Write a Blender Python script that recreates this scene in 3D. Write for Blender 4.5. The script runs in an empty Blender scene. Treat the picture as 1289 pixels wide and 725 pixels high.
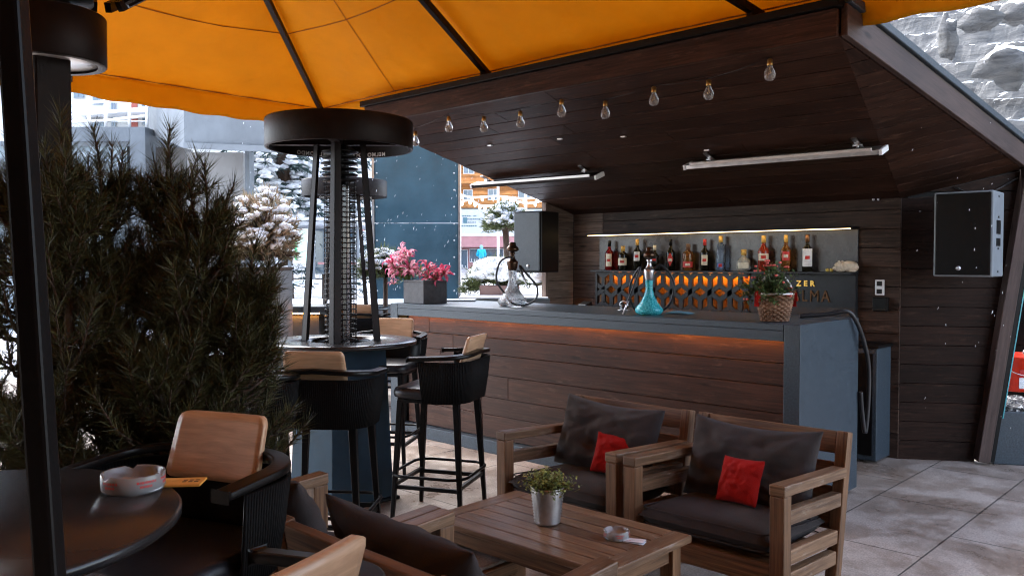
SKY, SUN, EXPO = .15, 1.5, 2.9
import bpy, math, random
from mathutils import Vector, Matrix, noise
rnd = random.Random(7)
S = bpy.context.scene
COL = S.collection
PI = math.pi
YAW = math.radians(43.5355); PITCH = math.radians(1.768)
FPX, CX, CY = 1053.0, 644.5, 362.5          # focal length and centre of the photograph, in its pixels
EYE = Vector((0, 0, 1.5))
FH = Vector((-math.sin(YAW), math.cos(YAW), 0)); RT = Vector((math.cos(YAW), math.sin(YAW), 0)); UP = Vector((0, 0, 1))
FW = FH*math.cos(PITCH) - UP*math.sin(PITCH); UV_ = UP*math.cos(PITCH) + FH*math.sin(PITCH)
def ray(x, y):
    d = FW*FPX + RT*(x-CX) + UV_*(CY-y)
    return d/d.dot(FH)
def at_z(x, y, z): r = ray(x, y); return EYE + r*((z-1.5)/r.z)
def at_Y(x, y, Y): r = ray(x, y); return EYE + r*(Y/r.y)
def at_X(x, y, X): r = ray(x, y); return EYE + r*(X/r.x)
def at_F(x, y, d): return EYE + ray(x, y)*d
def V(x, y, d):                              # the same point in (right, forward, up) metres
    p = at_F(x, y, d); return (p.dot(RT), p.dot(FH), p.z)
def RF(r, f, z=0): v = RT*r + FH*f; return Vector((v.x, v.y, z))

# ---------------------------------------------------------------- mesh builder
class MB:
    def __init__(s, mi=0): s.v = []; s.f = []; s.uv = []; s.sm = []; s.mi_ = []; s.m = mi
    def face(s, idx, uv=None, smooth=False):
        s.f.append(tuple(idx)); s.uv.append(uv or [(0, 0)]*len(idx)); s.sm.append(smooth); s.mi_.append(s.m)
    def hexa(s, c, smooth=False):            # 8 corners: bottom 4 ccw, top 4 ccw; grain runs along the longest side
        b = len(s.v); c = [Vector(p) for p in c]; s.v += c
        L = [(c[1]-c[0]).length, (c[3]-c[0]).length, (c[4]-c[0]).length]
        k = L.index(max(L)); ax = (c[[1, 3, 4][k]]-c[0]).normalized()
        ou, ov = rnd.uniform(0, 50), rnd.uniform(0, 50)
        for q in ((0,3,2,1),(4,5,6,7),(0,1,5,4),(1,2,6,5),(2,3,7,6),(3,0,4,7)):
            p = [c[i] for i in q]; n = (p[1]-p[0]).cross(p[3]-p[0])
            t = ax.cross(n); t = t.normalized() if t.length > 1e-9 else (p[3]-p[0]).normalized()
            w = ax
            if abs(ax.dot(n.normalized() if n.length > 0 else ax)) > .9:
                w = (p[1]-p[0]).normalized()*.15; t = (p[3]-p[0]).normalized()
            s.face([b+i for i in q], [((x-c[0]).dot(w)+ou, (x-c[0]).dot(t)+ov) for x in p], smooth)
    def box(s, x0, x1, y0, y1, z0, z1):
        s.hexa([(x0,y0,z0),(x1,y0,z0),(x1,y1,z0),(x0,y1,z0),(x0,y0,z1),(x1,y0,z1),(x1,y1,z1),(x0,y1,z1)])
    def beam(s, p, q, w, h, side=None):      # bar from p to q, w across (along side), h the other way
        p, q = Vector(p), Vector(q); d = (q-p).normalized()
        sd = Vector(side) if side is not None else (UP.cross(d) if abs(d.z) < .99 else Vector((1,0,0)))
        sd = (sd - d*sd.dot(d)).normalized(); u = d.cross(sd)
        a, e = sd*w/2, u*h/2
        s.hexa([p-a-e, q-a-e, q+a-e, p+a-e, p-a+e, q-a+e, q+a+e, p+a+e])
    def prism(s, poly, vec, smooth=False):
        b = len(s.v); n = len(poly); poly = [Vector(p) for p in poly]; vec = Vector(vec); s.v += poly + [p+vec for p in poly]
        nn = (poly[1]-poly[0]).cross(poly[2]-poly[0]).normalized(); ax = max(((poly[(i+1)%n]-poly[i]) for i in range(n)), key=lambda e: e.length).normalized()
        t = ax.cross(nn); ou, ov = rnd.uniform(0, 50), rnd.uniform(0, 50)
        uv = [((p-poly[0]).dot(ax)+ou, (p-poly[0]).dot(t)+ov) for p in poly]
        flip = nn.dot(vec) > 0
        bot = list(range(n)); s.face([b+i for i in (bot[::-1] if flip else bot)], (uv[::-1] if flip else uv))
        top = bot if flip else bot[::-1]; s.face([b+n+i for i in top], [uv[i] for i in top])
        for i in range(n):
            j = (i+1) % n; q = [b+i, b+j, b+n+j, b+n+i]; u = [uv[i], uv[j], (uv[j][0], uv[j][1]+.02), (uv[i][0], uv[i][1]+.02)]
            s.face(q if flip else q[::-1], u if flip else u[::-1], smooth)
    def tube(s, pts, r, n=8, closed=False, flat=None):
        pts = [Vector(p) for p in pts]; m = len(pts); b = len(s.v)
        rs = r if isinstance(r, (list, tuple)) else [r]*m
        u = None; L = 0
        for i, p in enumerate(pts):
            if closed: d = pts[(i+1) % m]-pts[i-1]
            else: d = pts[min(i+1, m-1)]-pts[max(i-1, 0)]
            d = d.normalized() if d.length > 1e-9 else UP
            if u is None: u = d.orthogonal().normalized()
            u = (u-d*u.dot(d)); u = u.normalized() if u.length > 1e-6 else d.orthogonal().normalized()
            w = d.cross(u)
            for k in range(n):
                a = 2*PI*k/n; s.v.append(p + (u*math.cos(a)+w*math.sin(a))*rs[i])
        ln = [0]
        for i in range(1, m): ln.append(ln[-1]+(pts[i]-pts[i-1]).length)
        o = rnd.uniform(0, 50)
        for i in range(m if closed else m-1):
            j = (i+1) % m
            for k in range(n):
                l = (k+1) % n; l1 = ln[j] if j else ln[i]+.02
                s.face([b+i*n+k, b+i*n+l, b+j*n+l, b+j*n+k], [(ln[i]+o, k/n*.1), (ln[i]+o, (k+1)/n*.1), (l1+o, (k+1)/n*.1), (l1+o, k/n*.1)], True)
        if not closed:
            s.face([b+k for k in range(n)][::-1]); s.face([b+(m-1)*n+k for k in range(n)])
    def lathe(s, prof, c=(0,0,0), n=24, cap=True, sx=1, sy=1):
        b = len(s.v); c = Vector(c); m = len(prof)
        for r, z in prof:
            for k in range(n):
                a = 2*PI*k/n; s.v.append(c+Vector((r*math.cos(a)*sx, r*math.sin(a)*sy, z)))
        for i in range(m-1):
            for k in range(n):
                l = (k+1) % n; r = max(prof[i][0], .01)
                s.face([b+i*n+k, b+i*n+l, b+(i+1)*n+l, b+(i+1)*n+k], [(k/n*6*r, prof[i][1]), ((k+1)/n*6*r, prof[i][1]), ((k+1)/n*6*r, prof[i+1][1]), (k/n*6*r, prof[i+1][1])], True)
        if cap:
            if prof[0][0] > 1e-4: s.face([b+k for k in range(n)][::-1])
            if prof[-1][0] > 1e-4: s.face([b+(m-1)*n+k for k in range(n)])
    def blob(s, c, rx, ry, rz, seed=0, amp=.25, n=8, m=6, fl=1.0):
        b = len(s.v); c = Vector(c)
        for i in range(m+1):
            t = PI*i/m
            for k in range(n):
                a = 2*PI*k/n; d = Vector((math.sin(t)*math.cos(a), math.sin(t)*math.sin(a), -math.cos(t)))
                q = 1+amp*noise.noise(d*1.7+Vector((seed*3.1, seed*1.7, seed)))
                s.v.append(c+Vector((d.x*rx*q, d.y*ry*q, d.z*rz*q*(fl if d.z < 0 else 1))))
        for i in range(m):
            for k in range(n):
                l = (k+1) % n; s.face([b+i*n+k, b+i*n+l, b+(i+1)*n+l, b+(i+1)*n+k], None, True)
    def quad(s, a, b_, c, d, smooth=False):
        b = len(s.v); s.v += [Vector(a), Vector(b_), Vector(c), Vector(d)]
        a, b_, c, d = [Vector(p) for p in (a, b_, c, d)]
        s.face([b, b+1, b+2, b+3], [(0, 0), ((b_-a).length, 0), ((b_-a).length, (d-a).length), (0, (d-a).length)], smooth)
    def tri(s, a, b_, c):
        b = len(s.v); s.v += [Vector(a), Vector(b_), Vector(c)]; s.face([b, b+1, b+2], [(0,0),(1,0),(1,1)])
    def grid(s, fn, nu, nv, smooth=True, wrap=False):
        b = len(s.v)
        for j in range(nv+1):
            for i in range(nu+1): s.v.append(Vector(fn(i/nu, j/nv)))
        for j in range(nv):
            for i in range(nu):
                k = b+j*(nu+1)+i
                s.face([k, k+1, k+nu+2, k+nu+1], [(i/nu, j/nv), ((i+1)/nu, j/nv), ((i+1)/nu, (j+1)/nv), (i/nu, (j+1)/nv)], smooth)
    def leaf(s, p, d, up, L, W):
        p, d, up = Vector(p), Vector(d).normalized(), Vector(up)
        sd = d.cross(up); sd = sd.normalized() if sd.length > 1e-6 else d.orthogonal().normalized()
        m = p+d*L*.5+UP*L*.06
        b = len(s.v); s.v += [p, m+sd*W/2, p+d*L, m-sd*W/2]; s.face([b, b+1, b+2, b+3], [(0,.5),(.5,1),(1,.5),(.5,0)], True)
    def needle(s, p, d, L, w):
        d = Vector(d).normalized(); sd = d.orthogonal().normalized(); sd.rotate(Matrix.Rotation(rnd.uniform(0, PI), 3, d))
        p = Vector(p); b = len(s.v); s.v += [p-sd*w, p+sd*w, p+d*L]; s.face([b, b+1, b+2], [(0,0),(0,1),(1,.5)])
    def build(s, name, mats, parent=None, frame=None, bevel=0, seg=2, solid=0, subsurf=0, label=None):
        """frame 'w': points are world metres; 'v': (right, forward, up); None: local to the parent"""
        L = ROOT.get(parent.name, (Vector(), 0)) if parent else (Vector(), 0)
        vs = s.v
        if frame == 'v': vs = [RF(p.x, p.y, p.z) for p in vs]
        if frame and parent:
            R = Matrix.Rotation(-L[1], 3, 'Z'); vs = [R @ (p-L[0]) for p in vs]
        me = bpy.data.meshes.new(name); me.from_pydata([tuple(p) for p in vs], [], s.f)
        ul = me.uv_layers.new(name='UVMap'); flat = []
        for u in s.uv:
            for a in u: flat += [a[0], a[1]]
        ul.data.foreach_set('uv', flat)
        me.polygons.foreach_set('use_smooth', s.sm)
        mats = mats if isinstance(mats, (list, tuple)) else [mats]
        for m in mats: me.materials.append(m)
        me.polygons.foreach_set('material_index', s.mi_)
        me.update()
        o = bpy.data.objects.new(name, me); COL.objects.link(o)
        if parent: o.parent = parent; ROOT[o.name] = L
        if bevel:
            b = o.modifiers.new('bevel', 'BEVEL'); b.width = bevel; b.segments = seg; b.limit_method = 'ANGLE'; b.angle_limit = .6
        if solid: m = o.modifiers.new('solid', 'SOLIDIFY'); m.thickness = solid; m.offset = 0
        if subsurf: m = o.modifiers.new('sub', 'SUBSURF'); m.levels = m.render_levels = subsurf
        if label: o['label'] = label
        return o
ROOT = {}
def T(name, label, cat, loc=(0,0,0), rz=0.0, group=None):
    o = bpy.data.objects.new(name, None); COL.objects.link(o); o.empty_display_size = .1
    o.location = loc; o.rotation_euler = (0, 0, rz); o['label'] = label; o['category'] = cat
    if group: o['group'] = group
    ROOT[o.name] = (Vector(loc), rz); return o
def tag(o, label, cat, group=None, kind=None):
    o['label'] = label; o['category'] = cat
    if group: o['group'] = group
    if kind: o['kind'] = kind
    return o
def structure(o, label=None):
    o['kind'] = 'structure'
    if label: o['label'] = label
    return o
def kids(o): return [c for c in bpy.data.objects if c.parent == o]
def dup(o, loc, rz, label, parent=None):
    c = o.copy(); COL.objects.link(c)
    if parent is None:
        c.location = loc; c.rotation_euler = (0, 0, rz); c['label'] = label; ROOT[c.name] = (Vector(loc), rz)
    else: c.parent = parent
    for k in kids(o): dup(k, None, None, None, c)
    return c

# ---------------------------------------------------------------- materials
def new_mat(name):
    m = bpy.data.materials.new(name); m.use_nodes = True; nt = m.node_tree; b = nt.nodes['Principled BSDF']; return m, nt, b
def nd(nt, t, **kw):
    n = nt.nodes.new(t)
    for k, v in kw.items():
        if hasattr(n, k): setattr(n, k, v)
        else: n.inputs[k.replace('_', ' ')].default_value = v
    return n
def ramp(nt, fac, stops):
    r = nt.nodes.new('ShaderNodeValToRGB'); e = r.color_ramp.elements
    while len(e) < len(stops): e.new(.5)
    for el, (p, c) in zip(e, stops): el.position = p; el.color = (*c, 1) if len(c) == 3 else c
    nt.links.new(fac, r.inputs[0]); return r
def mat(name, col, rough=.5, metal=0, var=.15, vs=8, bump=0, bs=60, spec=.5, emit=None, es=0, trans=0, ior=1.45, coat=0, sheen=0, alpha=1, rv=0):
    m, nt, b = new_mat(name); L = nt.links
    b.inputs['Roughness'].default_value = rough; b.inputs['Metallic'].default_value = metal
    b.inputs['Specular IOR Level'].default_value = spec; b.inputs['Base Color'].default_value = (*col, 1)
    b.inputs['IOR'].default_value = ior; b.inputs['Transmission Weight'].default_value = trans
    b.inputs['Coat Weight'].default_value = coat; b.inputs['Sheen Weight'].default_value = sheen; b.inputs['Alpha'].default_value = alpha
    tc = nd(nt, 'ShaderNodeTexCoord')
    if var or rv:
        n = nd(nt, 'ShaderNodeTexNoise', Scale=vs, Detail=6, Roughness=.6); L.new(tc.outputs['Object'], n.inputs['Vector'])
        r = ramp(nt, n.outputs['Fac'], [(.3, tuple(c*(1-var) for c in col)), (.7, tuple(min(1, c*(1+var)) for c in col))])
        L.new(r.outputs[0], b.inputs['Base Color'])
        if rv:
            mr = nd(nt, 'ShaderNodeMapRange'); L.new(n.outputs['Fac'], mr.inputs[0]); mr.inputs[1].default_value = .3; mr.inputs[2].default_value = .7
            mr.inputs[3].default_value = max(.02, rough-rv); mr.inputs[4].default_value = min(1, rough+rv); L.new(mr.outputs[0], b.inputs['Roughness'])
    if bump:
        n2 = nd(nt, 'ShaderNodeTexNoise', Scale=bs, Detail=5); L.new(tc.outputs['Object'], n2.inputs['Vector'])
        bp = nd(nt, 'ShaderNodeBump', Strength=bump, Distance=.01); L.new(n2.outputs['Fac'], bp.inputs['Height']); L.new(bp.outputs[0], b.inputs['Normal'])
    if emit: b.inputs['Emission Color'].default_value = (*emit, 1); b.inputs['Emission Strength'].default_value = es
    return m
def wood(name, c1, c2, rough=.55, sx=1.2, sy=26, pv=.35, bump=.25, knots=True, wear=None, coat=0, spec=.3):
    m, nt, b = new_mat(name); L = nt.links
    uv = nd(nt, 'ShaderNodeUVMap'); mp = nd(nt, 'ShaderNodeMapping'); mp.inputs['Scale'].default_value = (sx, sy, 1)
    L.new(uv.outputs[0], mp.inputs[0])
    n = nd(nt, 'ShaderNodeTexNoise', Scale=2.2, Detail=8, Roughness=.65, Distortion=.7); L.new(mp.outputs[0], n.inputs['Vector'])
    r = ramp(nt, n.outputs['Fac'], [(.28, c1), (.5, tuple((a+d)/2 for a, d in zip(c1, c2))), (.72, c2)])
    out = r.outputs[0]
    def mul(out, fac, f):
        mx = nd(nt, 'ShaderNodeMix', data_type='RGBA', blend_type='MULTIPLY'); mx.inputs[0].default_value = 1
        L.new(out, mx.inputs[6]); L.new(fac, mx.inputs[7]); return mx.outputs[2]
    g = nd(nt, 'ShaderNodeNewGeometry')
    rp = ramp(nt, g.outputs['Random Per Island'], [(0, (1-pv,)*3), (1, (1+pv,)*3)]); out = mul(out, rp.outputs[0], 1)
    bl = nd(nt, 'ShaderNodeTexNoise', Scale=1.6, Detail=3); L.new(uv.outputs[0], bl.inputs['Vector'])
    rb = ramp(nt, bl.outputs['Fac'], [(.3, (.72,.72,.74)), (.7, (1.2,1.17,1.14))]); out = mul(out, rb.outputs[0], 1)
    if knots:
        mk = nd(nt, 'ShaderNodeMapping'); mk.inputs['Scale'].default_value = (2.1, 7, 1); L.new(uv.outputs[0], mk.inputs[0])
        vo = nd(nt, 'ShaderNodeTexVoronoi', Scale=1.0); L.new(mk.outputs[0], vo.inputs['Vector'])
        rk = ramp(nt, vo.outputs['Distance'], [(.0, (.25,.2,.2)), (.07, (.45,.42,.4)), (.13, (1,1,1))]); out = mul(out, rk.outputs[0], 1)
    if wear:
        w = nd(nt, 'ShaderNodeTexNoise', Scale=5, Detail=9, Roughness=.75); mw = nd(nt, 'ShaderNodeMapping'); mw.inputs['Scale'].default_value = (1, 5, 1)
        L.new(uv.outputs[0], mw.inputs[0]); L.new(mw.outputs[0], w.inputs['Vector'])
        rw = ramp(nt, w.outputs['Fac'], [(.55, (0,0,0)), (.72, (1,1,1))]); mx = nd(nt, 'ShaderNodeMix', data_type='RGBA')
        L.new(rw.outputs[0], mx.inputs[0]); L.new(out, mx.inputs[6]); mx.inputs[7].default_value = (*wear, 1); out = mx.outputs[2]
    b.inputs['Specular IOR Level'].default_value = spec; L.new(out, b.inputs['Base Color']); b.inputs['Roughness'].default_value = rough; b.inputs['Coat Weight'].default_value = coat
    bp = nd(nt, 'ShaderNodeBump', Strength=bump, Distance=.004); L.new(n.outputs['Fac'], bp.inputs['Height']); L.new(bp.outputs[0], b.inputs['Normal'])
    rr = nd(nt, 'ShaderNodeMapRange'); L.new(n.outputs['Fac'], rr.inputs[0]); rr.inputs[3].default_value = rough-.12; rr.inputs[4].default_value = rough+.15
    L.new(rr.outputs[0], b.inputs['Roughness'])
    return m
def island_mat(name, c1, c2, rough=.6, trans=0.0, spec=.3):
    """leaves and needles: colour differs from one leaf to the next"""
    m, nt, b = new_mat(name); L = nt.links
    g = nd(nt, 'ShaderNodeNewGeometry'); r = ramp(nt, g.outputs['Random Per Island'], [(0, c1), (1, c2)])
    L.new(r.outputs[0], b.inputs['Base Color']); b.inputs['Roughness'].default_value = rough; b.inputs['Specular IOR Level'].default_value = spec
    if trans:
        t = nd(nt, 'ShaderNodeBsdfTranslucent'); L.new(r.outputs[0], t.inputs[0]); mx = nd(nt, 'ShaderNodeMixShader'); mx.inputs[0].default_value = trans
        L.new(b.outputs[0], mx.inputs[1]); L.new(t.outputs[0], mx.inputs[2]); L.new(mx.outputs[0], nt.nodes['Material Output'].inputs[0])
    return m
def fabric(name, c, rough=.9, scale=520, var=.4, bump=.5, sheen=.04):
    m, nt, b = new_mat(name); L = nt.links; tc = nd(nt, 'ShaderNodeTexCoord')
    n = nd(nt, 'ShaderNodeTexNoise', Scale=scale, Detail=2); L.new(tc.outputs['Object'], n.inputs['Vector'])
    n2 = nd(nt, 'ShaderNodeTexNoise', Scale=9, Detail=5); L.new(tc.outputs['Object'], n2.inputs['Vector'])
    ad = nd(nt, 'ShaderNodeMath', operation='ADD'); L.new(n.outputs['Fac'], ad.inputs[0]); L.new(n2.outputs['Fac'], ad.inputs[1])
    r = ramp(nt, ad.outputs[0], [(.0, tuple(x*(1-var) for x in c)), (1, tuple(x*(1+var) for x in c))]); r.color_ramp.elements[0].position = .35
    hv = nd(nt, 'ShaderNodeMath', operation='MULTIPLY'); L.new(ad.outputs[0], hv.inputs[0]); hv.inputs[1].default_value = .5
    nt.links.new(hv.outputs[0], r.inputs[0]); L.new(r.outputs[0], b.inputs['Base Color'])
    b.inputs['Roughness'].default_value = rough; b.inputs['Sheen Weight'].default_value = sheen; b.inputs['Specular IOR Level'].default_value = .12
    bp = nd(nt, 'ShaderNodeBump', Strength=bump, Distance=.003); L.new(n.outputs['Fac'], bp.inputs['Height']); L.new(bp.outputs[0], b.inputs['Normal'])
    return m

M = {}
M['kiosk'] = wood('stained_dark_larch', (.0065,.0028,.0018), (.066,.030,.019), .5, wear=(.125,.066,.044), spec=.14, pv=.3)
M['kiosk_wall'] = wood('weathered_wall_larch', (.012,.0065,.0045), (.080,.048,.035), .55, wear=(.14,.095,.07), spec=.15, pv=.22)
M['bar_front'] = wood('brown_bar_planks', (.017,.0075,.0045), (.098,.046,.029), .5, sy=30, wear=(.15,.085,.058), spec=.2, pv=.2)
M['daylit_wall'] = wood('pale_daylit_boards', (.045,.030,.023), (.24,.17,.135), .6, spec=.2, pv=.2)  # left end boards, with the daylight on them put into the paler colour
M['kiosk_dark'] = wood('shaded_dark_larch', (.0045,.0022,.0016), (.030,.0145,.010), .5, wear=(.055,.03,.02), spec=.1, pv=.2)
M['kiosk_fascia'] = wood('weathered_larch_fascia', (.028,.017,.014), (.088,.059,.052), .6, pv=.1)
M['teak'] = wood('weathered_teak', (.062,.026,.011), (.33,.175,.085), .5, pv=.22, knots=False, sy=34)
M['teak_grey'] = wood('greyed_teak', (.066,.032,.016), (.32,.19,.105), .38, pv=.18, knots=False, sy=34, wear=(.36,.30,.25))
M['ply'] = wood('honey_oak_veneer', (.46,.27,.15), (.74,.48,.29), .38, sx=2, sy=22, pv=.05, bump=.06, coat=.25, knots=False)
M['pine_orange'] = wood('orange_chalet_boards', (.42,.17,.05), (.62,.30,.11), .7, sx=.4, sy=6)
M['slate'] = mat('dark_basalt_slab', (.034,.048,.062), .42, var=.42, vs=85, bump=.25, bs=150, rv=.12)
M['black_metal'] = mat('black_powder_coat', (.0045,.004,.0042), .42, .1, spec=.2, var=.25, vs=14, bump=.05, bs=200)
M['rust_metal'] = mat('brown_black_steel', (.0105,.006,.005), .5, .2, spec=.2, var=.4, vs=9, bump=.08, bs=120)
M['black_plastic'] = mat('black_lacquer', (.005,.0045,.0045), .33, spec=.25, var=.2, vs=20)
M['weave'] = mat('black_rope_weave', (.0075,.007,.007), .65, spec=.1, var=.4, vs=90)
M['leather'] = mat('black_leather_pad', (.012,.012,.015), .36, spec=.4, var=.2, vs=30, bump=.12, bs=220)
M['steel'] = mat('brushed_steel', (.62,.62,.63), .3, .95, var=.12, vs=30)
M['galv'] = mat('galvanised_zinc', (.5,.49,.48), .33, .85, var=.25, vs=16, bump=.05)
M['white_paint'] = mat('white_lacquer', (.78,.78,.78), .4, var=.05)
M['cushion'] = fabric('charcoal_outdoor_cloth', (.060,.050,.048))
M['red_cloth'] = fabric('scarlet_cloth', (.43,.013,.010), scale=300)
M['grey_pad'] = fabric('mottled_grey_felt', (.32,.31,.31), scale=120, var=.6)
M['glass'] = mat('clear_glass', (.95,.97,.97), .03, var=0, trans=1, ior=1.45)
M['milk_glass'] = mat('frosted_white_glass', (.86,.87,.88), .18, var=.05, trans=.7, ior=1.4)
M['snow'] = mat('fresh_snow', (.86,.88,.91), .75, var=.04, vs=4, bump=.3, bs=14, spec=.3)
M['brass'] = mat('brass', (.62,.38,.13), .3, .9, var=.15)
M['amber_led'] = mat('amber_led_strip', (.9,.4,.08), .5, var=0, emit=(1,.37,.06), es=6)
M['warm_led'] = mat('warm_white_led_strip', (.9,.7,.4), .5, var=0, emit=(1,.66,.30), es=1.5)
M['needles'] = island_mat('mountain_pine_needles', (.019,.020,.007), (.105,.098,.034), .5, .15)
M['bark'] = mat('brown_bark', (.075,.045,.03), .85, var=.4, vs=30, bump=.5, bs=50)
M['cable'] = mat('black_rubber', (.018,.018,.02), .4, var=.1)

# ================================================================ SETTING
def paver_mat():
    m, nt, b = new_mat('stone_pavers'); L = nt.links; tc = nd(nt, 'ShaderNodeTexCoord')
    sp = nd(nt, 'ShaderNodeSeparateXYZ'); L.new(tc.outputs['Object'], sp.inputs[0])
    cb = nd(nt, 'ShaderNodeCombineXYZ')
    ax = nd(nt, 'ShaderNodeMath', operation='ADD'); L.new(sp.outputs['X'], ax.inputs[0]); ax.inputs[1].default_value = 1.976+58.7
    ay = nd(nt, 'ShaderNodeMath', operation='ADD'); L.new(sp.outputs['Y'], ay.inputs[0]); ay.inputs[1].default_value = 50.13
    L.new(ay.outputs[0], cb.inputs['X']); L.new(ax.outputs[0], cb.inputs['Y'])
    br = nd(nt, 'ShaderNodeTexBrick', offset=.45, squash=1.0); L.new(cb.outputs[0], br.inputs['Vector'])
    br.inputs['Scale'].default_value = 1; br.inputs['Brick Width'].default_value = 1.02; br.inputs['Row Height'].default_value = .587
    br.inputs['Mortar Size'].default_value = .0045; br.inputs['Mortar Smooth'].default_value = .25
    br.inputs['Color1'].default_value = (.40,.345,.30,1); br.inputs['Color2'].default_value = (.47,.405,.355,1); br.inputs['Mortar'].default_value = (.055,.046,.04,1)
    sf = nd(nt, 'ShaderNodeTexNoise', Scale=95, Detail=6, Roughness=.8); L.new(tc.outputs['Object'], sf.inputs['Vector'])
    rs = ramp(nt, sf.outputs['Fac'], [(.3, (.45,.43,.42)), (.7, (1.35,1.35,1.35))])
    x = nd(nt, 'ShaderNodeMix', data_type='RGBA', blend_type='MULTIPLY'); x.inputs[0].default_value = 1; L.new(br.outputs['Color'], x.inputs[6]); L.new(rs.outputs[0], x.inputs[7])
    st = nd(nt, 'ShaderNodeTexNoise', Scale=1.5, Detail=12, Roughness=.76, Distortion=.3); L.new(tc.outputs['Object'], st.inputs['Vector'])
    rw = ramp(nt, st.outputs['Fac'], [(.40, (0,0,0)), (.54, (1,1,1))])       # wet where 0
    dk = nd(nt, 'ShaderNodeMix', data_type='RGBA', blend_type='MULTIPLY'); dk.inputs[0].default_value = 1
    rd = ramp(nt, st.outputs['Fac'], [(.36, (.56,.49,.44)), (.47, (.68,.62,.57)), (.51, (.84,.80,.77)), (.56, (1.02,1.01,1.0))]); L.new(x.outputs[2], dk.inputs[6]); L.new(rd.outputs[0], dk.inputs[7])
    L.new(dk.outputs[2], b.inputs['Base Color'])
    mr = nd(nt, 'ShaderNodeMapRange'); L.new(rw.outputs[0], mr.inputs[0]); mr.inputs[3].default_value = .24; mr.inputs[4].default_value = .62; L.new(mr.outputs[0], b.inputs['Roughness'])
    h = nd(nt, 'ShaderNodeMath', operation='MULTIPLY_ADD'); L.new(sf.outputs['Fac'], h.inputs[0]); h.inputs[1].default_value = .25
    iv = nd(nt, 'ShaderNodeMath', operation='SUBTRACT'); iv.inputs[0].default_value = 1; L.new(br.outputs['Fac'], iv.inputs[1]); L.new(iv.outputs[0], h.inputs[2])
    bp = nd(nt, 'ShaderNodeBump', Strength=.5, Distance=.006); L.new(h.outputs[0], bp.inputs['Height']); L.new(bp.outputs[0], b.inputs['Normal'])
    return m
M['paver'] = paver_mat()
mb = MB(); mb.box(-12, 6, -8, 8.2, -.12, 0); structure(mb.build('terrace_pavement', M['paver']), 'stone paved terrace with wet patches and dark joints')
# land beyond the terrace rises gently towards the village street
def land(f): return -.02 if f < 11 else -.02 + (f-11)*.0238
mb = MB()
def lg(u, v):
    f = 6 + 3*v + 190*v*v; r = (-1+2*u)*(26+f*1.1); z = land(f)
    return (r, f, z + (.05*noise.noise(Vector((r*.4, f*.4, 0))) if f > 12 else -.12 if f < 11 else 0))
mb.grid(lg, 60, 60); structure(mb.build('snow_ground', M['snow'], None, 'v'))
M['street'] = mat('wet_slushy_asphalt', (.30,.31,.33), .35, var=.45, vs=2.2, rv=.2)
mb = MB(); mb.grid(lambda u, v: (-30+60*u, 17+12*v, land(17+12*v)+.06), 30, 8); structure(mb.build('street', M['street'], None, 'v'))
mb = MB(); mb.grid(lambda u, v: (-60+120*u, 40+12*v, land(40+12*v)+.07), 30, 8); structure(mb.build('square_pavement', M['street'], None, 'v'))

# rocky slope behind the bar
def rock_mat():
    m, nt, b = new_mat('layered_rock_with_snow'); L = nt.links; tc = nd(nt, 'ShaderNodeTexCoord'); g = nd(nt, 'ShaderNodeNewGeometry')
    mp = nd(nt, 'ShaderNodeMapping'); mp.inputs['Scale'].default_value = (1.0, 1.0, 5); mp.inputs['Rotation'].default_value = (.12, -.16, 0); L.new(tc.outputs['Object'], mp.inputs[0])
    n = nd(nt, 'ShaderNodeTexNoise', Scale=2.4, Detail=9, Roughness=.7, Distortion=.5); L.new(mp.outputs[0], n.inputs['Vector'])
    r = ramp(nt, n.outputs['Fac'], [(.30, (.035,.035,.037)), (.46, (.10,.10,.10)), (.62, (.165,.16,.152))])
    n2 = nd(nt, 'ShaderNodeTexNoise', Scale=5, Detail=6); L.new(tc.outputs['Object'], n2.inputs['Vector'])
    sp = nd(nt, 'ShaderNodeSeparateXYZ'); L.new(g.outputs['Normal'], sp.inputs[0])
    ad = nd(nt, 'ShaderNodeMath', operation='MULTIPLY_ADD'); L.new(n2.outputs['Fac'], ad.inputs[0]); ad.inputs[1].default_value = .55; L.new(sp.outputs['Z'], ad.inputs[2])
    rs = ramp(nt, ad.outputs[0], [(.98, (0,0,0)), (1.0, (1,1,1))]); rs.color_ramp.elements[0].position = .95
    hv = nd(nt, 'ShaderNodeMath', operation='SUBTRACT'); L.new(ad.outputs[0], hv.inputs[0]); hv.inputs[1].default_value = .0; L.new(hv.outputs[0], rs.inputs[0])
    mx = nd(nt, 'ShaderNodeMix', data_type='RGBA'); L.new(rs.outputs[0], mx.inputs[0]); L.new(r.outputs[0], mx.inputs[6]); mx.inputs[7].default_value = (.82,.85,.88,1)
    L.new(mx.outputs[2], b.inputs['Base Color']); b.inputs['Roughness'].default_value = .8
    bp = nd(nt, 'ShaderNodeBump', Strength=.8, Distance=.05); L.new(n.outputs['Fac'], bp.inputs['Height']); L.new(bp.outputs[0], b.inputs['Normal'])
    return m
M['rock'] = rock_mat()
def hill(u, v):
    x = -5.2 + 7.4*u; y = 8.35 + 6*v; z = 1.35 + (y-8.35)*1.25
    k = noise.fractal(Vector((x*.42, y*.9, 3)), .9, 2.1, 6)
    q = z + .40*k + .12*x; st = .24
    t = q/st; fr = t-math.floor(t); z2 = st*(math.floor(t)+min(1, fr*2.6)*.9+.1*fr)
    return (x, y + .05*noise.noise(Vector((x*3, z*5, 5))), z2 - .12*x)
mb = MB(); mb.grid(hill, 230, 230, smooth=False); hl = structure(mb.build('rocky_hillside', M['rock']), 'snow dusted rocky hillside behind the bar')
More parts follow.
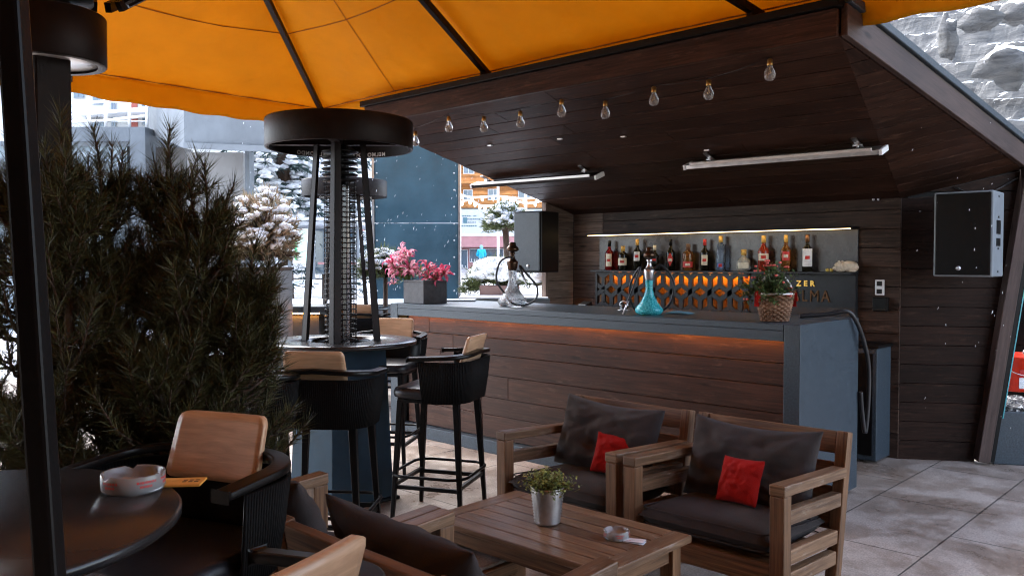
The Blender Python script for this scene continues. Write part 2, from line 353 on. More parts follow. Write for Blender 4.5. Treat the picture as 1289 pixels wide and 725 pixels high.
def boulder(px, py, Y, rx, rz, sd, label):
    p = at_Y(px, py, Y); mb = MB(); mb.blob(p, rx, rx*.8, rz, sd, .55, 14, 10); o = mb.build('boulder', M['rock'])
    m2 = MB(); m2.blob(p+Vector((0, .02, rz*.62)), rx*.72, rx*.6, rz*.42, sd+3, .3, 12, 8); c = m2.build('snow_cap', M['snow'], o)
    tag(o, label, 'rock', 'rocks on the hillside')
boulder(1193, 48, 9.1, .095, .19, 2, 'pointed upright grey rock with a snow rim on the hillside')
boulder(1266, 84, 9.3, .24, .19, 5, 'wide rounded grey boulder on the hillside above the roof edge')
boulder(1232, 26, 9.6, .17, .13, 8, 'low brown rock near the top of the rocky slope')
boulder(1280, 16, 9.8, .15, .14, 12, 'small dark rock under the orange canopy edge at far right')

# ================================================================ KIOSK (bar hut)
KX0, KY, KZ = -5.428, 6.626, 1.98
A_ = Vector((-1.68, 4.09, 2.60)); B_ = Vector((-2.235, 6.626, 1.98)); C_ = Vector((-1.538, 7.088, 2.186)); BK = Vector((-2.245, 6.634, 0)); BK2 = Vector((-1.786, 6.928, 0))
kiosk = T('bar_hut', 'dark stained timber bar hut with angular folded roof and open front', 'hut', (-3.8, 6.6, 0))
def planks_h(mb, x0, x1, y, zs, t=.03, ztop=None):
    for a, b in zip(zs[:-1], zs[1:]): mb.box(x0, x1, y, y+t, a+.0025, b-.0025)
mb = MB(); zz = [0, .19, .38, .57, .76, .95, 1.14, 1.31, 1.46, 1.61, 1.755, 1.9, 1.99]
mp_ = MB()
for a, b in zip(zz[:-1], zz[1:]):
    sx = -5.09 + rnd.uniform(-.03, .03)
    mp_.box(KX0, -5.06+sx*0, KY, KY+.03, a+.002, b-.002); mb.box(-5.056, -2.235, KY+rnd.uniform(0, .003), KY+.03, a+.002, b-.002)
mp_.build('corner_boards', M['daylit_wall'], kiosk, 'w', .002, 1); mb.build('back_wall', M['kiosk_wall'], kiosk, 'w', .002, 1)
mb = MB()
for a, b in zip(zz[:-1], zz[1:]): mb.box(KX0-.03, KX0, 6.23, KY-.002, a+.002, min(b, 1.99)-.002)
mb.prism([(KX0-.03, 6.23, 1.99), (KX0-.03, KY-.002, 1.99), (KX0-.03, 6.23, 2.09)], (.03, 0, 0))
mb.box(KX0-.05, KX0+.004, 6.19, 6.228, 0, 2.09); mb.box(KX0-.06, KX0-.032, 6.23, KY+.03, 0, 2.02); mb.build('return_wall', M['daylit_wall'], kiosk, 'w', .002, 1)
# outer skin so that the hut is closed behind
mb = MB(); mb.box(KX0-.06, -2.2, KY+.04, KY+.10, 0, 2.06); mb.build('rear_cladding', M['black_metal'], kiosk, 'w')
# side wall with leaning edge
mb = MB(); dS = (BK2-BK).normalized(); nS = Vector((-dS.y, dS.x, 0)); HT = C_.z
def sidept(s, z):        # s 0 at the back corner, 1 at the leaning post
    e = BK2 + (C_-BK2)*(z/C_.z); return Vector((BK.x, BK.y, 0)).lerp(Vector((e.x, e.y, 0)), s) + UP*z
zs = [i*.145 for i in range(0, 16)]
for a, b in zip(zs[:-1], zs[1:]):
    if a > 2.15: continue
    b2 = b-.0015; a2 = a+.0015
    def lim(s, z):       # wall top runs from 1.98 up to C
        return min(z, 1.98 + (C_.z-1.98)*s)
    p = [sidept(0, lim(0, a2)), sidept(1, a2), sidept(1, min(b2, C_.z)), sidept(0, lim(0, b2))]
    if a2 >= 1.98:
        s0 = (a2-1.98)/(C_.z-1.98); p = [sidept(s0, a2), sidept(1, a2), sidept(1, min(b2, C_.z))]
        if p[0] == p[1]: continue
    mb.prism(p, nS*.03)
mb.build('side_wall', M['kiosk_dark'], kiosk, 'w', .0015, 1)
mb = MB(); e = (C_-BK2).normalized(); sd = dS
mb.beam(BK2+e*.02-nS*.05+dS*.03, C_-nS*.05+dS*.03+e*.02, .085, .12, sd); mb.build('leaning_post', M['kiosk_fascia'], kiosk, 'w', .004, 1)
mb = MB(); mb.beam(BK2+e*.02+dS*.095, C_+dS*.095+e*.02, .03, .16, sd); mb.build('post_flashing', M['black_metal'], kiosk, 'w'); mb = MB(); mb.beam(BK2+e*.35+dS*.121-nS*.06, C_+dS*.121-nS*.06, .008, .03, sd); mb.build('glass_edge', mat('teal_glass_edge', (.05,.30,.34), .15), kiosk, 'w')
mb = MB(); mb.prism([BK+nS*.033, BK2+nS*.033, C_+nS*.033+UP*.06, BK+nS*.033+UP*2.05], nS*.03); mb.build('side_backing', M['black_metal'], kiosk, 'w')
# ceiling boards
mb = MB(); N = 15; FLc = Vector((KX0-.03, A_.y, A_.z+.0)); BLc = Vector((KX0-.03, KY, KZ-.003)); cn = Vector((0, -(A_.z-KZ), -(KY-A_.y))).normalized()
for i in range(N):
    a, b = i/N, (i+1)/N; g = .0016
    l0, l1 = FLc.lerp(BLc, a+g), FLc.lerp(BLc, b-g); r0, r1 = A_.lerp(B_, a+g), A_.lerp(B_, b-g)
    j = rnd.uniform(0, .004)
    k = rnd.uniform(.25, .75)
    m0, m1 = l0.lerp(r0, k), l1.lerp(r1, k); gx = Vector((.002, 0, 0)); off = cn*(-.0)+cn*(-j)
    mb.prism([l0+off, m0+off-gx, m1+off-gx, l1+off], -cn*.022); mb.prism([m0+off+gx, r0+off, r1+off, m1+off+gx], -cn*.022)
mb.build('ceiling_boards', M['kiosk'], kiosk, 'w', .0015, 1)
mb = MB(); wn = (B_-A_).cross(C_-A_).normalized(); wn = -wn if wn.z < 0 else wn; N = 17
for i in range(N):
    a, b = i/N+.0014, (i+1)/N-.0014
    p = [A_.lerp(B_, a), A_.lerp(C_, a), A_.lerp(C_, b), A_.lerp(B_, b)]
    if i == 0: p = [A_.lerp(B_, .002), A_.lerp(C_, b), A_.lerp(B_, b)]
    mb.prism(p, wn*.022)
mb.build('wing_ceiling', M['kiosk'], kiosk, 'w', .0015, 1)
# roof slab over the boards
mb = MB(); up = Vector((0, 0, .03)); FL2 = FLc+Vector((0, .03, .03))
mb.prism([FL2, A_+up, B_+up, BLc+up], (0, 0, .13)); mb.prism([A_+up*1.03, C_+up*1.03, B_+up*1.03], (0, 0, .128)); mb.build('roof', M['black_metal'], kiosk, 'w')
mb = MB(); mb.beam((KX0-.05, A_.y-.018, A_.z+.065), (A_.x, A_.y-.018, A_.z+.065), .034, .135, (0, 1, 0)); mb.build('front_fascia', M['kiosk'], kiosk, 'w', .003, 1)
mb = MB(); mb.beam((KX0-.07, A_.y-.03, A_.z+.155), (A_.x+.02, A_.y-.03, A_.z+.155), .07, .042, (0, 1, 0)); mb.build('front_flashing', M['black_metal'], kiosk, 'w', .003, 1)
ac = (C_-A_).normalized(); an = ac.cross(UP).normalized(); hu = an.cross(ac)*1
hu = hu if hu.z > 0 else -hu
C2 = C_+ac*.16
mb = MB(); mb.prism([A_+an*.005-ac*.0, C2+an*.005, C2+an*.005+UP*.155, A_+an*.005+UP*.155], an*.035); mb.build('side_fascia', M['kiosk_fascia'], kiosk, 'w', .003, 1)
mb = MB(); mb.prism([A_+UP*.158-an*.03, C2+UP*.158-an*.03, C2+UP*.205-an*.03, A_+UP*.205-an*.03], an*.09)
mb.build('side_flashing', M['slate'], kiosk, 'w', .004, 1)
mb = MB()
for px, py, w in ((1107, 362, .05),):
    p = at_Y(px, py, KY-.012); mb.box(p.x-.035, p.x+.035, KY-.012, KY-.001, p.z-.06, p.z+.06)
s = mb.build('power_socket', M['white_paint'], kiosk, 'w', .004)
mb = MB(); mb.box(p.x-.02, p.x+.02, KY-.015, KY-.0125, p.z+.012, p.z+.048); mb.box(p.x-.02, p.x+.02, KY-.015, KY-.0125, p.z-.048, p.z-.012); mb.build('socket_insert', M['black_plastic'], s, 'w', .003)
mb = MB(); p = at_Y(1109, 383, KY-.02); mb.box(p.x-.055, p.x+.055, KY-.05, KY-.001, p.z-.055, p.z+.055); mb.build('switch_box', M['black_plastic'], kiosk, 'w', .008)
mb = MB()
for px, py in ((1099, 251), (1105, 251)): p = at_Y(px, py, KY-.02); mb.lathe([(0,-.012),(.01,-.008),(.01,.008),(0,.012)], (p.x, KY-.012, p.z), 10)
mb.build('wall_spotlet', M['steel'], kiosk, 'w')
mb = MB(); p0 = sidept(.98, 2.13); mb.tube([sidept(.45, 2.06)-nS*.02, sidept(.6, 2.0)-nS*.03, sidept(.8, 2.03)-nS*.02, sidept(.97, 2.12)-nS*.02], .006, 6); mb.build('wall_cable', M['cable'], kiosk, 'w')

# ================================================================ BAR COUNTER
bar = T('bar_counter', 'long bar counter of dark slabs with plank front and amber under light', 'bar', (-4, 5, 0))
BX0, BX1, BY0, BY1, BH = -5.865, -2.1, 4.612, 5.477, 1.14
mb = MB(); mb.box(BX0+.102, BX1-.102, BY0, BY1-.002, BH-.04, BH); mb.build("countertop", M["slate"], bar, "w", .003)
mb = MB(); mb.box(BX0+.102, BX1-.102, BY0, BY0+.022, BH-.102, BH-.0405); mb.build("apron", M["slate"], bar, "w", .003)
mb = MB(); mb.box(BX1-.1, BX1, BY0, BY1, .035, BH); ep = mb.build('end_panel', M['slate'], bar, 'w', .004)
mb = MB(); mb.box(BX0, BX0+.1, BY0, BY1, 0, BH); mb.build('end_panel', M['slate'], bar, 'w', .004)
mb = MB(); zs = [.105, .285, .425, .60, .765, .90, 1.036]
for a, b in zip(zs[:-1], zs[1:]):
    for x0, x1 in ((BX0+.16, -4.95+rnd.uniform(-.5, .5)), (None, BX1-.102)):
        if x0 is None: x0 = xe+.003
        xe = x1; mb.box(x0, x1, BY0+.075, BY0+.1, a+.002, b-.002)
mb.build('front_planks', M['bar_front'], bar, 'w', .002, 1)
mb = MB(); mb.box(BX0+.102, BX1-.102, BY0+.104, BY0+.15, .1, 1.03); mb.build('carcass', M['black_plastic'], bar, 'w')
mb = MB(); mb.box(BX0+.102, BX1-.102, BY0+.006, BY0+.10, 0, .10); mb.build('plinth', M['slate'], bar, 'w', .003)
mb = MB(); mb.box(BX0+.16, BX1-.12, BY0+.0235, BY0+.034, BH-.075, BH-.062); mb.build('led_strip', M['amber_led'], bar, 'w')
# small steel box at the end of the back counter
mb = MB(); p = at_z(1104, 584, 0)
bx = T('under_counter_cabinet', 'low dark cabinet standing by the back wall right of the counter', 'cabinet', (-2.5, 6.45, 0))
mb.box(-2.75, -2.29, 6.33, 6.615, .02, .86); mb.build('body', M['slate'], bx, 'w', .006)
mb = MB(); mb.box(-2.77, -2.275, 6.315, 6.62, .862, .885); mb.build('lid', M['black_metal'], bx, 'w', .004)
mb = MB(); mb.box(-2.72, -2.32, 6.325, 6.3295, .06, .82); mb.build('door', M['black_metal'], bx, 'w', .002)

# ================================================================ BACK SHELF
sh = T('back_bar_shelf', 'grey back bar panel with lit bottle shelf and cube lattice', 'shelf', (-3.8, 6.6, 1.0))
M['grey_panel'] = mat('satin_anthracite_board', (.055,.053,.058), .28, var=.12, vs=12, rv=.06)
M['dark_panel'] = mat('dark_anthracite_board', (.022,.023,.026), .35, spec=.3, var=.25, vs=25, rv=.06)
mb = MB(); mb.box(-5.085, -2.55, KY-.016, KY-.001, 1.424, 1.755); mb.build('back_panel', M['grey_panel'], sh, 'w')
mb = MB(); mb.box(-5.10, -2.545, KY-.15, KY-.001, 1.405, 1.4215); mb.build('shelf_board', M['dark_panel'], sh, 'w', .002)
mb = MB(); mb.box(-3.452, -2.55, KY-.05, KY-.001, .93, 1.403); mb.build('sign_panel', M['dark_panel'], sh, 'w', .002)
LX0, LX1, LZ0, LZ1 = -5.085, -3.456, .96, 1.403
M['tile'] = wood('amber_oak_tiles', (.40,.16,.03), (.58,.27,.06), .5, sx=3, sy=20, pv=.1, knots=False)
mb = MB(); mb.box(LX0+.01, LX1, KY-.012, KY-.002, LZ0, LZ1); mb.build('lattice_backing', M['tile'], sh, 'w')
mb = MB(); mb.box(LX0+.17, LX1-.02, KY-.055, KY-.02, LZ1-.012, LZ1-.004); mb.build('lattice_light', mat('amber_lattice_led', (.9,.4,.08), .5, var=0, emit=(1,.42,.07), es=5), sh, 'w')
mb = MB(); sx, s = .196, .1133; rows = 5; sc = 1.12; done = set()
def bar2(a, b, w=.042):
    (x0, z0), (x1, z1) = a, b
    k = tuple(sorted([(round(x0, 3), round(z0, 3)), (round(x1, 3), round(z1, 3))]))
    if k in done: return
    done.add(k)
    n = 1.0
    t0, t1 = 0., 1.
    for q, lo, hi in ((0, LX0, LX1), (1, LZ0, LZ1)):
        o, d = (x0, x1-x0) if q == 0 else (z0, z1-z0)
        if abs(d) < 1e-9:
            if o < lo or o > hi: return
        else:
            ta, tb = (lo-o)/d, (hi-o)/d; ta, tb = min(ta, tb), max(ta, tb); t0, t1 = max(t0, ta), min(t1, tb)
    if t1-t0 < .05: return
    y = KY-.062 - .0006*(len(done) % 3)
    mb.beam((x0+(x1-x0)*t0, y, z0+(z1-z0)*t0), (x0+(x1-x0)*t1, y, z0+(z1-z0)*t1), .026, w, (0, 1, 0))
for j in range(-1, 5):
    for i in range(-1, 11):
        cx = LX0 + .09 + i*sx + (sx/2 if j % 2 else 0); cz = 1.30 - j*1.5*s*sc + .06
        R6 = [(cx + sx/2*a, cz + s*sc*b) for a, b in ((0, 1), (1, .5), (1, -.5), (0, -1), (-1, -.5), (-1, .5))]
        for k in range(6): bar2(R6[k], R6[(k+1) % 6])
        for k in (1, 3, 5): bar2((cx, cz), R6[k])
mb.box(LX0, LX1, KY-.08, KY-.045, LZ1-.0115, LZ1); mb.box(LX0-.0, LX0+.02, KY-.08, KY-.045, LZ0, LZ1-.012)
mb.build('cube_lattice', M['dark_panel'], sh, 'w')
mb = MB(); a, b = at_Y(740.5, 297.6, KY-.15), at_Y(1070.5, 289.2, KY-.15)
mb.box(a.x, b.x, KY-.16, KY-.145, 1.755, 1.760); st = mb.build('light_strip', M['warm_led'], sh, 'w')
mb = MB(); mb.box(a.x-.02, b.x+.02, KY-.168, KY-.01, 1.7605, 1.776); mb.build('light_rail', M['black_metal'], sh, 'w', .002)
def text_mesh(txt, size, depth, name, m, parent, place, label=None, font_off=0):
    c = bpy.data.curves.new(name, 'FONT'); c.body = txt; c.size = size; c.extrude = depth; c.align_x = 'CENTER'; c.offset = font_off; c.space_character = 1.25 if size > .1 or size < .05 else 1.7
    o = bpy.data.objects.new(name+'_curve', c); COL.objects.link(o); bpy.context.view_layer.update()
    me = bpy.data.meshes.new_from_object(o.evaluated_get(bpy.context.evaluated_depsgraph_get())); bpy.data.objects.remove(o)
    L = ROOT[parent.name]; R = Matrix.Rotation(-L[1], 3, 'Z')
    for v in me.vertices: v.co = R @ (place(v.co.copy())-L[0])
    me.materials.clear(); me.materials.append(m); me.name = name
    x = bpy.data.objects.new(name, me); COL.objects.link(x); x.parent = parent; ROOT[x.name] = L
    if label: x['label'] = label
    return x
M['gold'] = mat('gold_letter', (.75,.45,.10), .35, .8, var=.1)
M['bronze'] = mat('dull_bronze_letter', (.11,.05,.018), .5, .5, var=.3)
p = at_Y(1014, 360, KY-.055)
text_mesh('ZER', .062, .004, 'lettering', M['gold'], sh, lambda v: Vector((p.x+v.x, KY-.056-v.z, p.z+v.y)), None, .002)
q_ = at_Y(1020, 379.5, KY-.055)
text_mesh('ALMA', .135, .004, 'lettering', M['bronze'], sh, lambda v: Vector((q_.x+v.x*.8, KY-.056-v.z, q_.z+v.y)), 'large dull bronze letters')

# bottles
def glassy(name, c, tr=.75, rough=.05): return mat(name, c, rough, var=0, trans=tr, ior=1.4)
G = dict(red=glassy('red_liqueur_glass', (.55,.02,.02)), dark=glassy('dark_green_brown_glass', (.02,.018,.01), .3), amber=glassy('amber_spirit_glass', (.55,.20,.04)),
         clear=glassy('clear_bottle_glass', (.85,.9,.92), .9), blue=glassy('pale_blue_bottle_glass', (.45,.62,.85), .85), cream=glassy('cream_liqueur_glass', (.75,.72,.6), .5), ruby=glassy('ruby_bottle_glass', (.6,.07,.03), .6))
P_ = {k: mat('label_'+k, c, .55, var=.1, vs=60) for k, c in dict(cream=(.75,.68,.5), white=(.8,.78,.74), red=(.6,.04,.03), black=(.02,.02,.02), gold=(.75,.45,.1), grey=(.4,.4,.42), blue=(.1,.2,.5)).items()}
BY = KY-.075
def bottle(px, h, w, kind, gl, lab, cap, label, lz=(.18, .5), shape='tall'):
    p = at_Y(px, 341, BY); r = w/2; t = T('bottle', label, 'bottle', (p.x, BY, 1.4225), 0, 'bottles on the lit shelf')
    if shape == 'tall': pr = [(0,.004),(r*.8,0),(r,.006),(r,h*.56),(r*.92,h*.61),(r*.45,h*.70),(r*.36,h*.76),(r*.34,h*.9)]
    elif shape == 'slim': pr = [(0,.004),(r*.9,0),(r,.006),(r*.97,h*.72),(r*.6,h*.78),(r*.42,h*.81),(r*.42,h*.92)]
    elif shape == 'squat': pr = [(0,.004),(r*.9,0),(r,.01),(r,h*.62),(r*.93,h*.69),(r*.4,h*.75),(r*.36,h*.88)]
    else: pr = [(0,.004),(r*.75,0),(r*.95,h*.12),(r,h*.3),(r*.85,h*.5),(r*.45,h*.62),(r*.32,h*.7),(r*.32,h*.84)]
    m = MB(); m.lathe(pr, (0,0,0), 20); m.build('glass_body', gl, t)
    ct = pr[-1][1]; m = MB(); cr = pr[-1][0]*1.18; m.lathe([(cr,ct-h*.10),(cr,h*.995),(cr*.85,h),(0,h)], (0,0,0), 14); m.build('cap', cap, t)
    m = MB(); rr = r*1.012 if shape != 'round' else r*1.02; a0 = -PI/2+.45
    if kind == 'diamond':
        for sgn in (1, -1):
            pass
        zc = h*.36; hh = h*.22
        def fn(u, v):
            ww = 1-abs(2*v-1); a = a0+(u-.5)*1.6*ww; return (rr*math.cos(a), rr*math.sin(a), zc+(v-.5)*2*hh)
        m.grid(fn, 10, 8)
    else:
        wd = 2.2 if kind == 'wide' else 1.5
        if shape == 'round':
            def fn(u, v): a = a0+(u-.5)*wd; z = h*(.14+.26*v); q = rr*(.97+.03*math.sin(v*PI)); return (q*math.cos(a)*1.01, q*math.sin(a)*1.01, z)
        else:
            def fn(u, v): a = a0+(u-.5)*wd; return (rr*math.cos(a), rr*math.sin(a), h*(lz[0]+(lz[1]-lz[0])*v))
        m.grid(fn, 12, 4)
    lb = m.build('label', lab, t)
    m = MB(); zc = h*(lz[0]+lz[1])/2
    if shape != 'round':
        def fn2(u, v): a = a0+(u-.5)*.9; return (rr*1.012*math.cos(a), rr*1.012*math.sin(a), zc+(v-.5)*h*.09)
        m.grid(fn2, 8, 2); m.build('label_band', P_['red'] if lab != P_['red'] else P_['cream'], lb)
bottle(767, .285, .082, '', G['red'], P_['cream'], M['black_plastic'], 'red bottle with narrow cream label, leftmost on the lit shelf', (.12, .55))
bottle(784, .232, .092, 'wide', G['dark'], P_['cream'], P_['gold'], 'short dark bottle with cream label and gold cap', (.2, .5), 'squat')
bottle(802, .295, .080, '', G['dark'], P_['white'], P_['gold'], 'tall dark bottle with yellow neck foil left of the blue hookah', (.3, .6))
bottle(824, .235, .078, '', G['dark'], P_['black'], P_['cream'], 'dark bottle with pale cap half hidden behind the blue hookah', (.3, .55))
bottle(844, .287, .078, 'diamond', G['dark'], P_['red'], M['black_plastic'], 'dark bottle with a diamond shaped red label')
bottle(866, .240, .098, 'wide', G['amber'], P_['red'], mat('cork_stopper', (.16,.09,.05), .7), 'flat shouldered whiskey bottle with a red label band', (.12, .34), 'squat')
bottle(887, .280, .076, '', G['dark'], P_['cream'], P_['red'], 'wine bottle with red capsule and cream label', (.18, .5))
bottle(907, .305, .072, '', G['blue'], P_['blue'], P_['gold'], 'tall slim pale blue bottle with gold cap', (.1, .22), 'slim')
bottle(936, .185, .125, '', G['cream'], P_['cream'], P_['gold'], 'short round bottle of pale liqueur with gold stopper', (.2, .5), 'round')
bottle(961, .300, .090, 'wide', G['ruby'], P_['cream'], P_['gold'], 'red orange bottle with yellow cap behind the flower basket', (.3, .5))
bottle(989, .300, .082, '', G['amber'], P_['red'], P_['gold'], 'amber bottle with yellow cap and red label right of the flowers', (.3, .55))
bottle(1016, .300, .082, 'wide', G['dark'], P_['white'], mat('brown_foil', (.25,.12,.05), .4, .5), 'dark bottle with tall white label, rightmost on the shelf', (.14, .62))
# small pale animal figure lying on the shelf
p = at_Y(1066, 338, BY); an_ = T('animal_figurine', 'small cream animal figurine lying at the right end of the shelf', 'figurine', (p.x, BY, 1.4225))
M['cream_plush'] = mat('cream_plush', (.68,.58,.44), .9, var=.2, vs=60, bump=.5, bs=180)
mb = MB(); mb.blob((.02, 0, .042), .072, .045, .045, 1, .15, 14, 10); mb.blob((-.055, -.01, .042), .043, .036, .04, 4, .15, 12, 9); mb.blob((-.085, -.018, .028), .022, .02, .016, 6, .1, 10, 6)
mb.blob((-.03, -.03, .012), .03, .014, .011, 2, .1, 8, 6); mb.blob((.06, -.035, .012), .03, .014, .011, 3, .1, 8, 6); mb.blob((-.045, .024, .076), .012, .008, .015, 3, .1, 8, 6); mb.blob((-.05, -.03, .078), .012, .008, .013, 3, .1, 8, 6)
mb.build('body', M['cream_plush'], an_)
mb = MB(); mb.blob((-.104, -.02, .032), .005, .006, .005, 0, 0, 8, 6); mb.blob((-.083, -.042, .047), .004, .004, .004, 0, 0, 8, 6); mb.build('nose_and_eye', M['black_plastic'], an_)
for i, dx in enumerate((-.150, -.118)):
    mb = MB(); mb.blob((p.x+dx, BY-.01, 1.4365), .015, .014, .0135, i, .12, 10, 8)
    tag(mb.build('yellow_fruit', mat('yellow_peel', (.7,.5,.1), .5)), ['small yellow ball on the shelf, farther from the animal figurine', 'small yellow ball touching distance from the animal figurine'][i], 'ornament', 'yellow balls on the shelf')

# ================================================================ PARASOL
PC = Vector((-3.2, 1.10, 0)); PH = 3.15; RZ, AZ = 2.85, 3.90
par = T('giant_parasol', 'giant square orange parasol on a dark pole spread over the terrace', 'parasol', (-3.05, 1.16, 0))
def canvas():
    m, nt, b = new_mat('orange_canvas'); L = nt.links; tc = nd(nt, 'ShaderNodeTexCoord')
    n = nd(nt, 'ShaderNodeTexNoise', Scale=2.2, Detail=7, Roughness=.65); L.new(tc.outputs['Object'], n.inputs['Vector'])
    r = ramp(nt, n.outputs['Fac'], [(.3, (.58,.275,.007)), (.7, (.66,.325,.011))]); L.new(r.outputs[0], b.inputs['Base Color']); b.inputs['Roughness'].default_value = .8
    b.inputs['Specular IOR Level'].default_value = .15
    w = nd(nt, 'ShaderNodeTexNoise', Scale=900, Detail=1); L.new(tc.outputs['Object'], w.inputs['Vector'])
    w2 = nd(nt, 'ShaderNodeTexNoise', Scale=3.5, Detail=4, Distortion=1.5); L.new(tc.outputs['Object'], w2.inputs['Vector'])
    bp = nd(nt, 'ShaderNodeBump', Strength=.22, Distance=.06); L.new(w2.outputs['Fac'], bp.inputs['Height']); L.new(bp.outputs[0], b.inputs['Normal'])
    t = nd(nt, 'ShaderNodeBsdfTranslucent'); L.new(r.outputs[0], t.inputs[0]); L.new(bp.outputs[0], t.inputs['Normal'])
    mx = nd(nt, 'ShaderNodeMixShader'); mx.inputs[0].default_value = .33
    L.new(b.outputs[0], mx.inputs[1]); L.new(t.outputs[0], mx.inputs[2]); L.new(mx.outputs[0], nt.nodes['Material Output'].inputs[0]); return m
M['canvas'] = canvas()
per = []
for i in range(3): per.append((-PH+i*2.1, PH))
for i in range(3): per.append((PH, PH-i*2.1))
for i in range(3): per.append((PH-i*2.1, -PH))
for i in range(3): per.append((-PH, -PH+i*2.1))
apex = PC+Vector((0, 0, AZ)); rim = [PC+Vector((x, y, RZ)) for x, y in per]
def cpt(i, u, v):
    a, b = rim[i], rim[(i+1) % 12]; e = a.lerp(b, u); p = apex.lerp(e, .04+.96*v)
    s = math.sin(PI*u); p.z -= .055*s*math.sin(PI*min(1, v*.9+.05)) ; p.z += .02*math.sin(PI*v) + .006*math.sin(2*PI*6*u)*v**5 + .012*noise.noise(Vector((p.x*1.6, p.y*1.6, 1)))
    d = (PC-e); d.z = 0; p += d.normalized()*.05*s*v*v
    return p
mb = MB()
for i in range(12): mb.grid(lambda u, v: cpt(i, u, v), 30, 24)
can = mb.build('canopy', M['canvas'], par, 'w', solid=.003)
mb = MB()
for i in range(12):
    def vf(u, v):
        p = cpt(i, u, 1.0); o = (p-PC); o.z = 0; o.normalize()
        k = noise.noise(Vector((p.x*2.1, p.y*2.1, 0))); d = .155+.018*math.sin(PI*u)
        p = p-UP*(v*d) + o*(v*(.03+.06*k)); return p
    mb.grid(vf, 30, 6)
mb.build('valance', M['canvas'], par, 'w', solid=.003)
M['seam'] = mat('brown_seam_tape', (.30,.10,.012), .8, var=.1)
mb = MB()
for vv, r in ((.70, .0035), (.992, .005), (.36, .0035)):
    pts = []
    for i in range(12):
        for k in range(6): pts.append(cpt(i, k/6, vv)-UP*.006)
    mb.tube(pts, r, 5, closed=True)
for i in (0, 2, 5, 8):
    mb.tube([cpt(i, .5, v)-UP*.005 for v in [k/10 for k in range(3, 11)]], .0022, 4)
mb.build('canopy_seams', M['seam'], par, 'w')
for i in range(12):
    mb = MB(); a = apex.lerp(rim[i], .05)-UP*.04; b = apex.lerp(rim[i], .992)-UP*.035; mb.beam(a, b, .038, .045)
    e = (rim[i]-PC); e.z = 0; e.normalize(); mb.beam(b-UP*.02-e*.09+UP*.012, b-UP*.025+e*.02, .05, .07); rib = mb.build('rib', M['rust_metal'], par, 'w', .003, 1)
    mb = MB(); mb.beam(PC+Vector((0,0,2.42))+e*.1+Vector((.1,.04,0)), apex.lerp(rim[i], .46)-UP*.06, .022, .035); mb.build('strut', M['rust_metal'], rib, 'w')
PP = at_F(63, 300, 2.94)
mb = MB(); mb.box(PP.x-.06, PP.x+.06, PP.y-.06, PP.y+.06, 0, 3.85); mb.build('pole', M['rust_metal'], par, 'w', .01)
mb = MB(); mb.box(PP.x-.45, PP.x+.45, PP.y-.45, PP.y+.45, .0, .09); mb.build('foot_plate', M['black_metal'], par, 'w', .01)
mb = MB(); mb.lathe([(.10,2.40),(.15,2.41),(.15,2.50),(.10,2.51)], (PP.x, PP.y, 0), 24); mb.build('slider', M['black_metal'], par, 'w')
# drum shaped heater on the pole
drum = T('drum_heater', 'brown drum shaped heater with pale underside fixed round the parasol pole', 'heater', (PP.x, PP.y, 2.19))
mb = MB(); mb.lathe([(.160,0),(.187,0),(.190,.004),(.190,.168),(.186,.172),(.06,.172),(.06,.162),(.178,.160),(.178,.02),(.160,.004),(.160,0)], (0,0,0), 48, cap=False); mb.build('shell', M['rust_metal'], drum)
M['reflector'] = mat('pale_reflector_disc', (.72,.75,.77), .3, .35, var=.06)
mb = MB(); mb.lathe([(.061,.012),(.176,.008),(.176,.012),(.061,.016)], (0,0,0), 48, cap=False); mb.build('reflector', M['reflector'], drum)
# slanted post in front of the near table
mb = MB(); a, b = at_F(63, 725, .90), at_F(11, -60, .90); d = (b-a); a2 = a - d*(a.z/d.z); mb.beam(a2, a+d*1.35, .0255, .0255, RT)
po = T('slanted_post', 'slanted slim dark steel post standing in front of the round table at far left', 'post', a2)
mb.build('shaft', M['black_metal'], po, 'w', .004); mb = MB(); mb.lathe([(.07,0),(.07,.012),(.03,.02),(.03,.05)], (a2.x, a2.y, 0), 20); mb.build('foot', M['black_metal'], po, 'w')

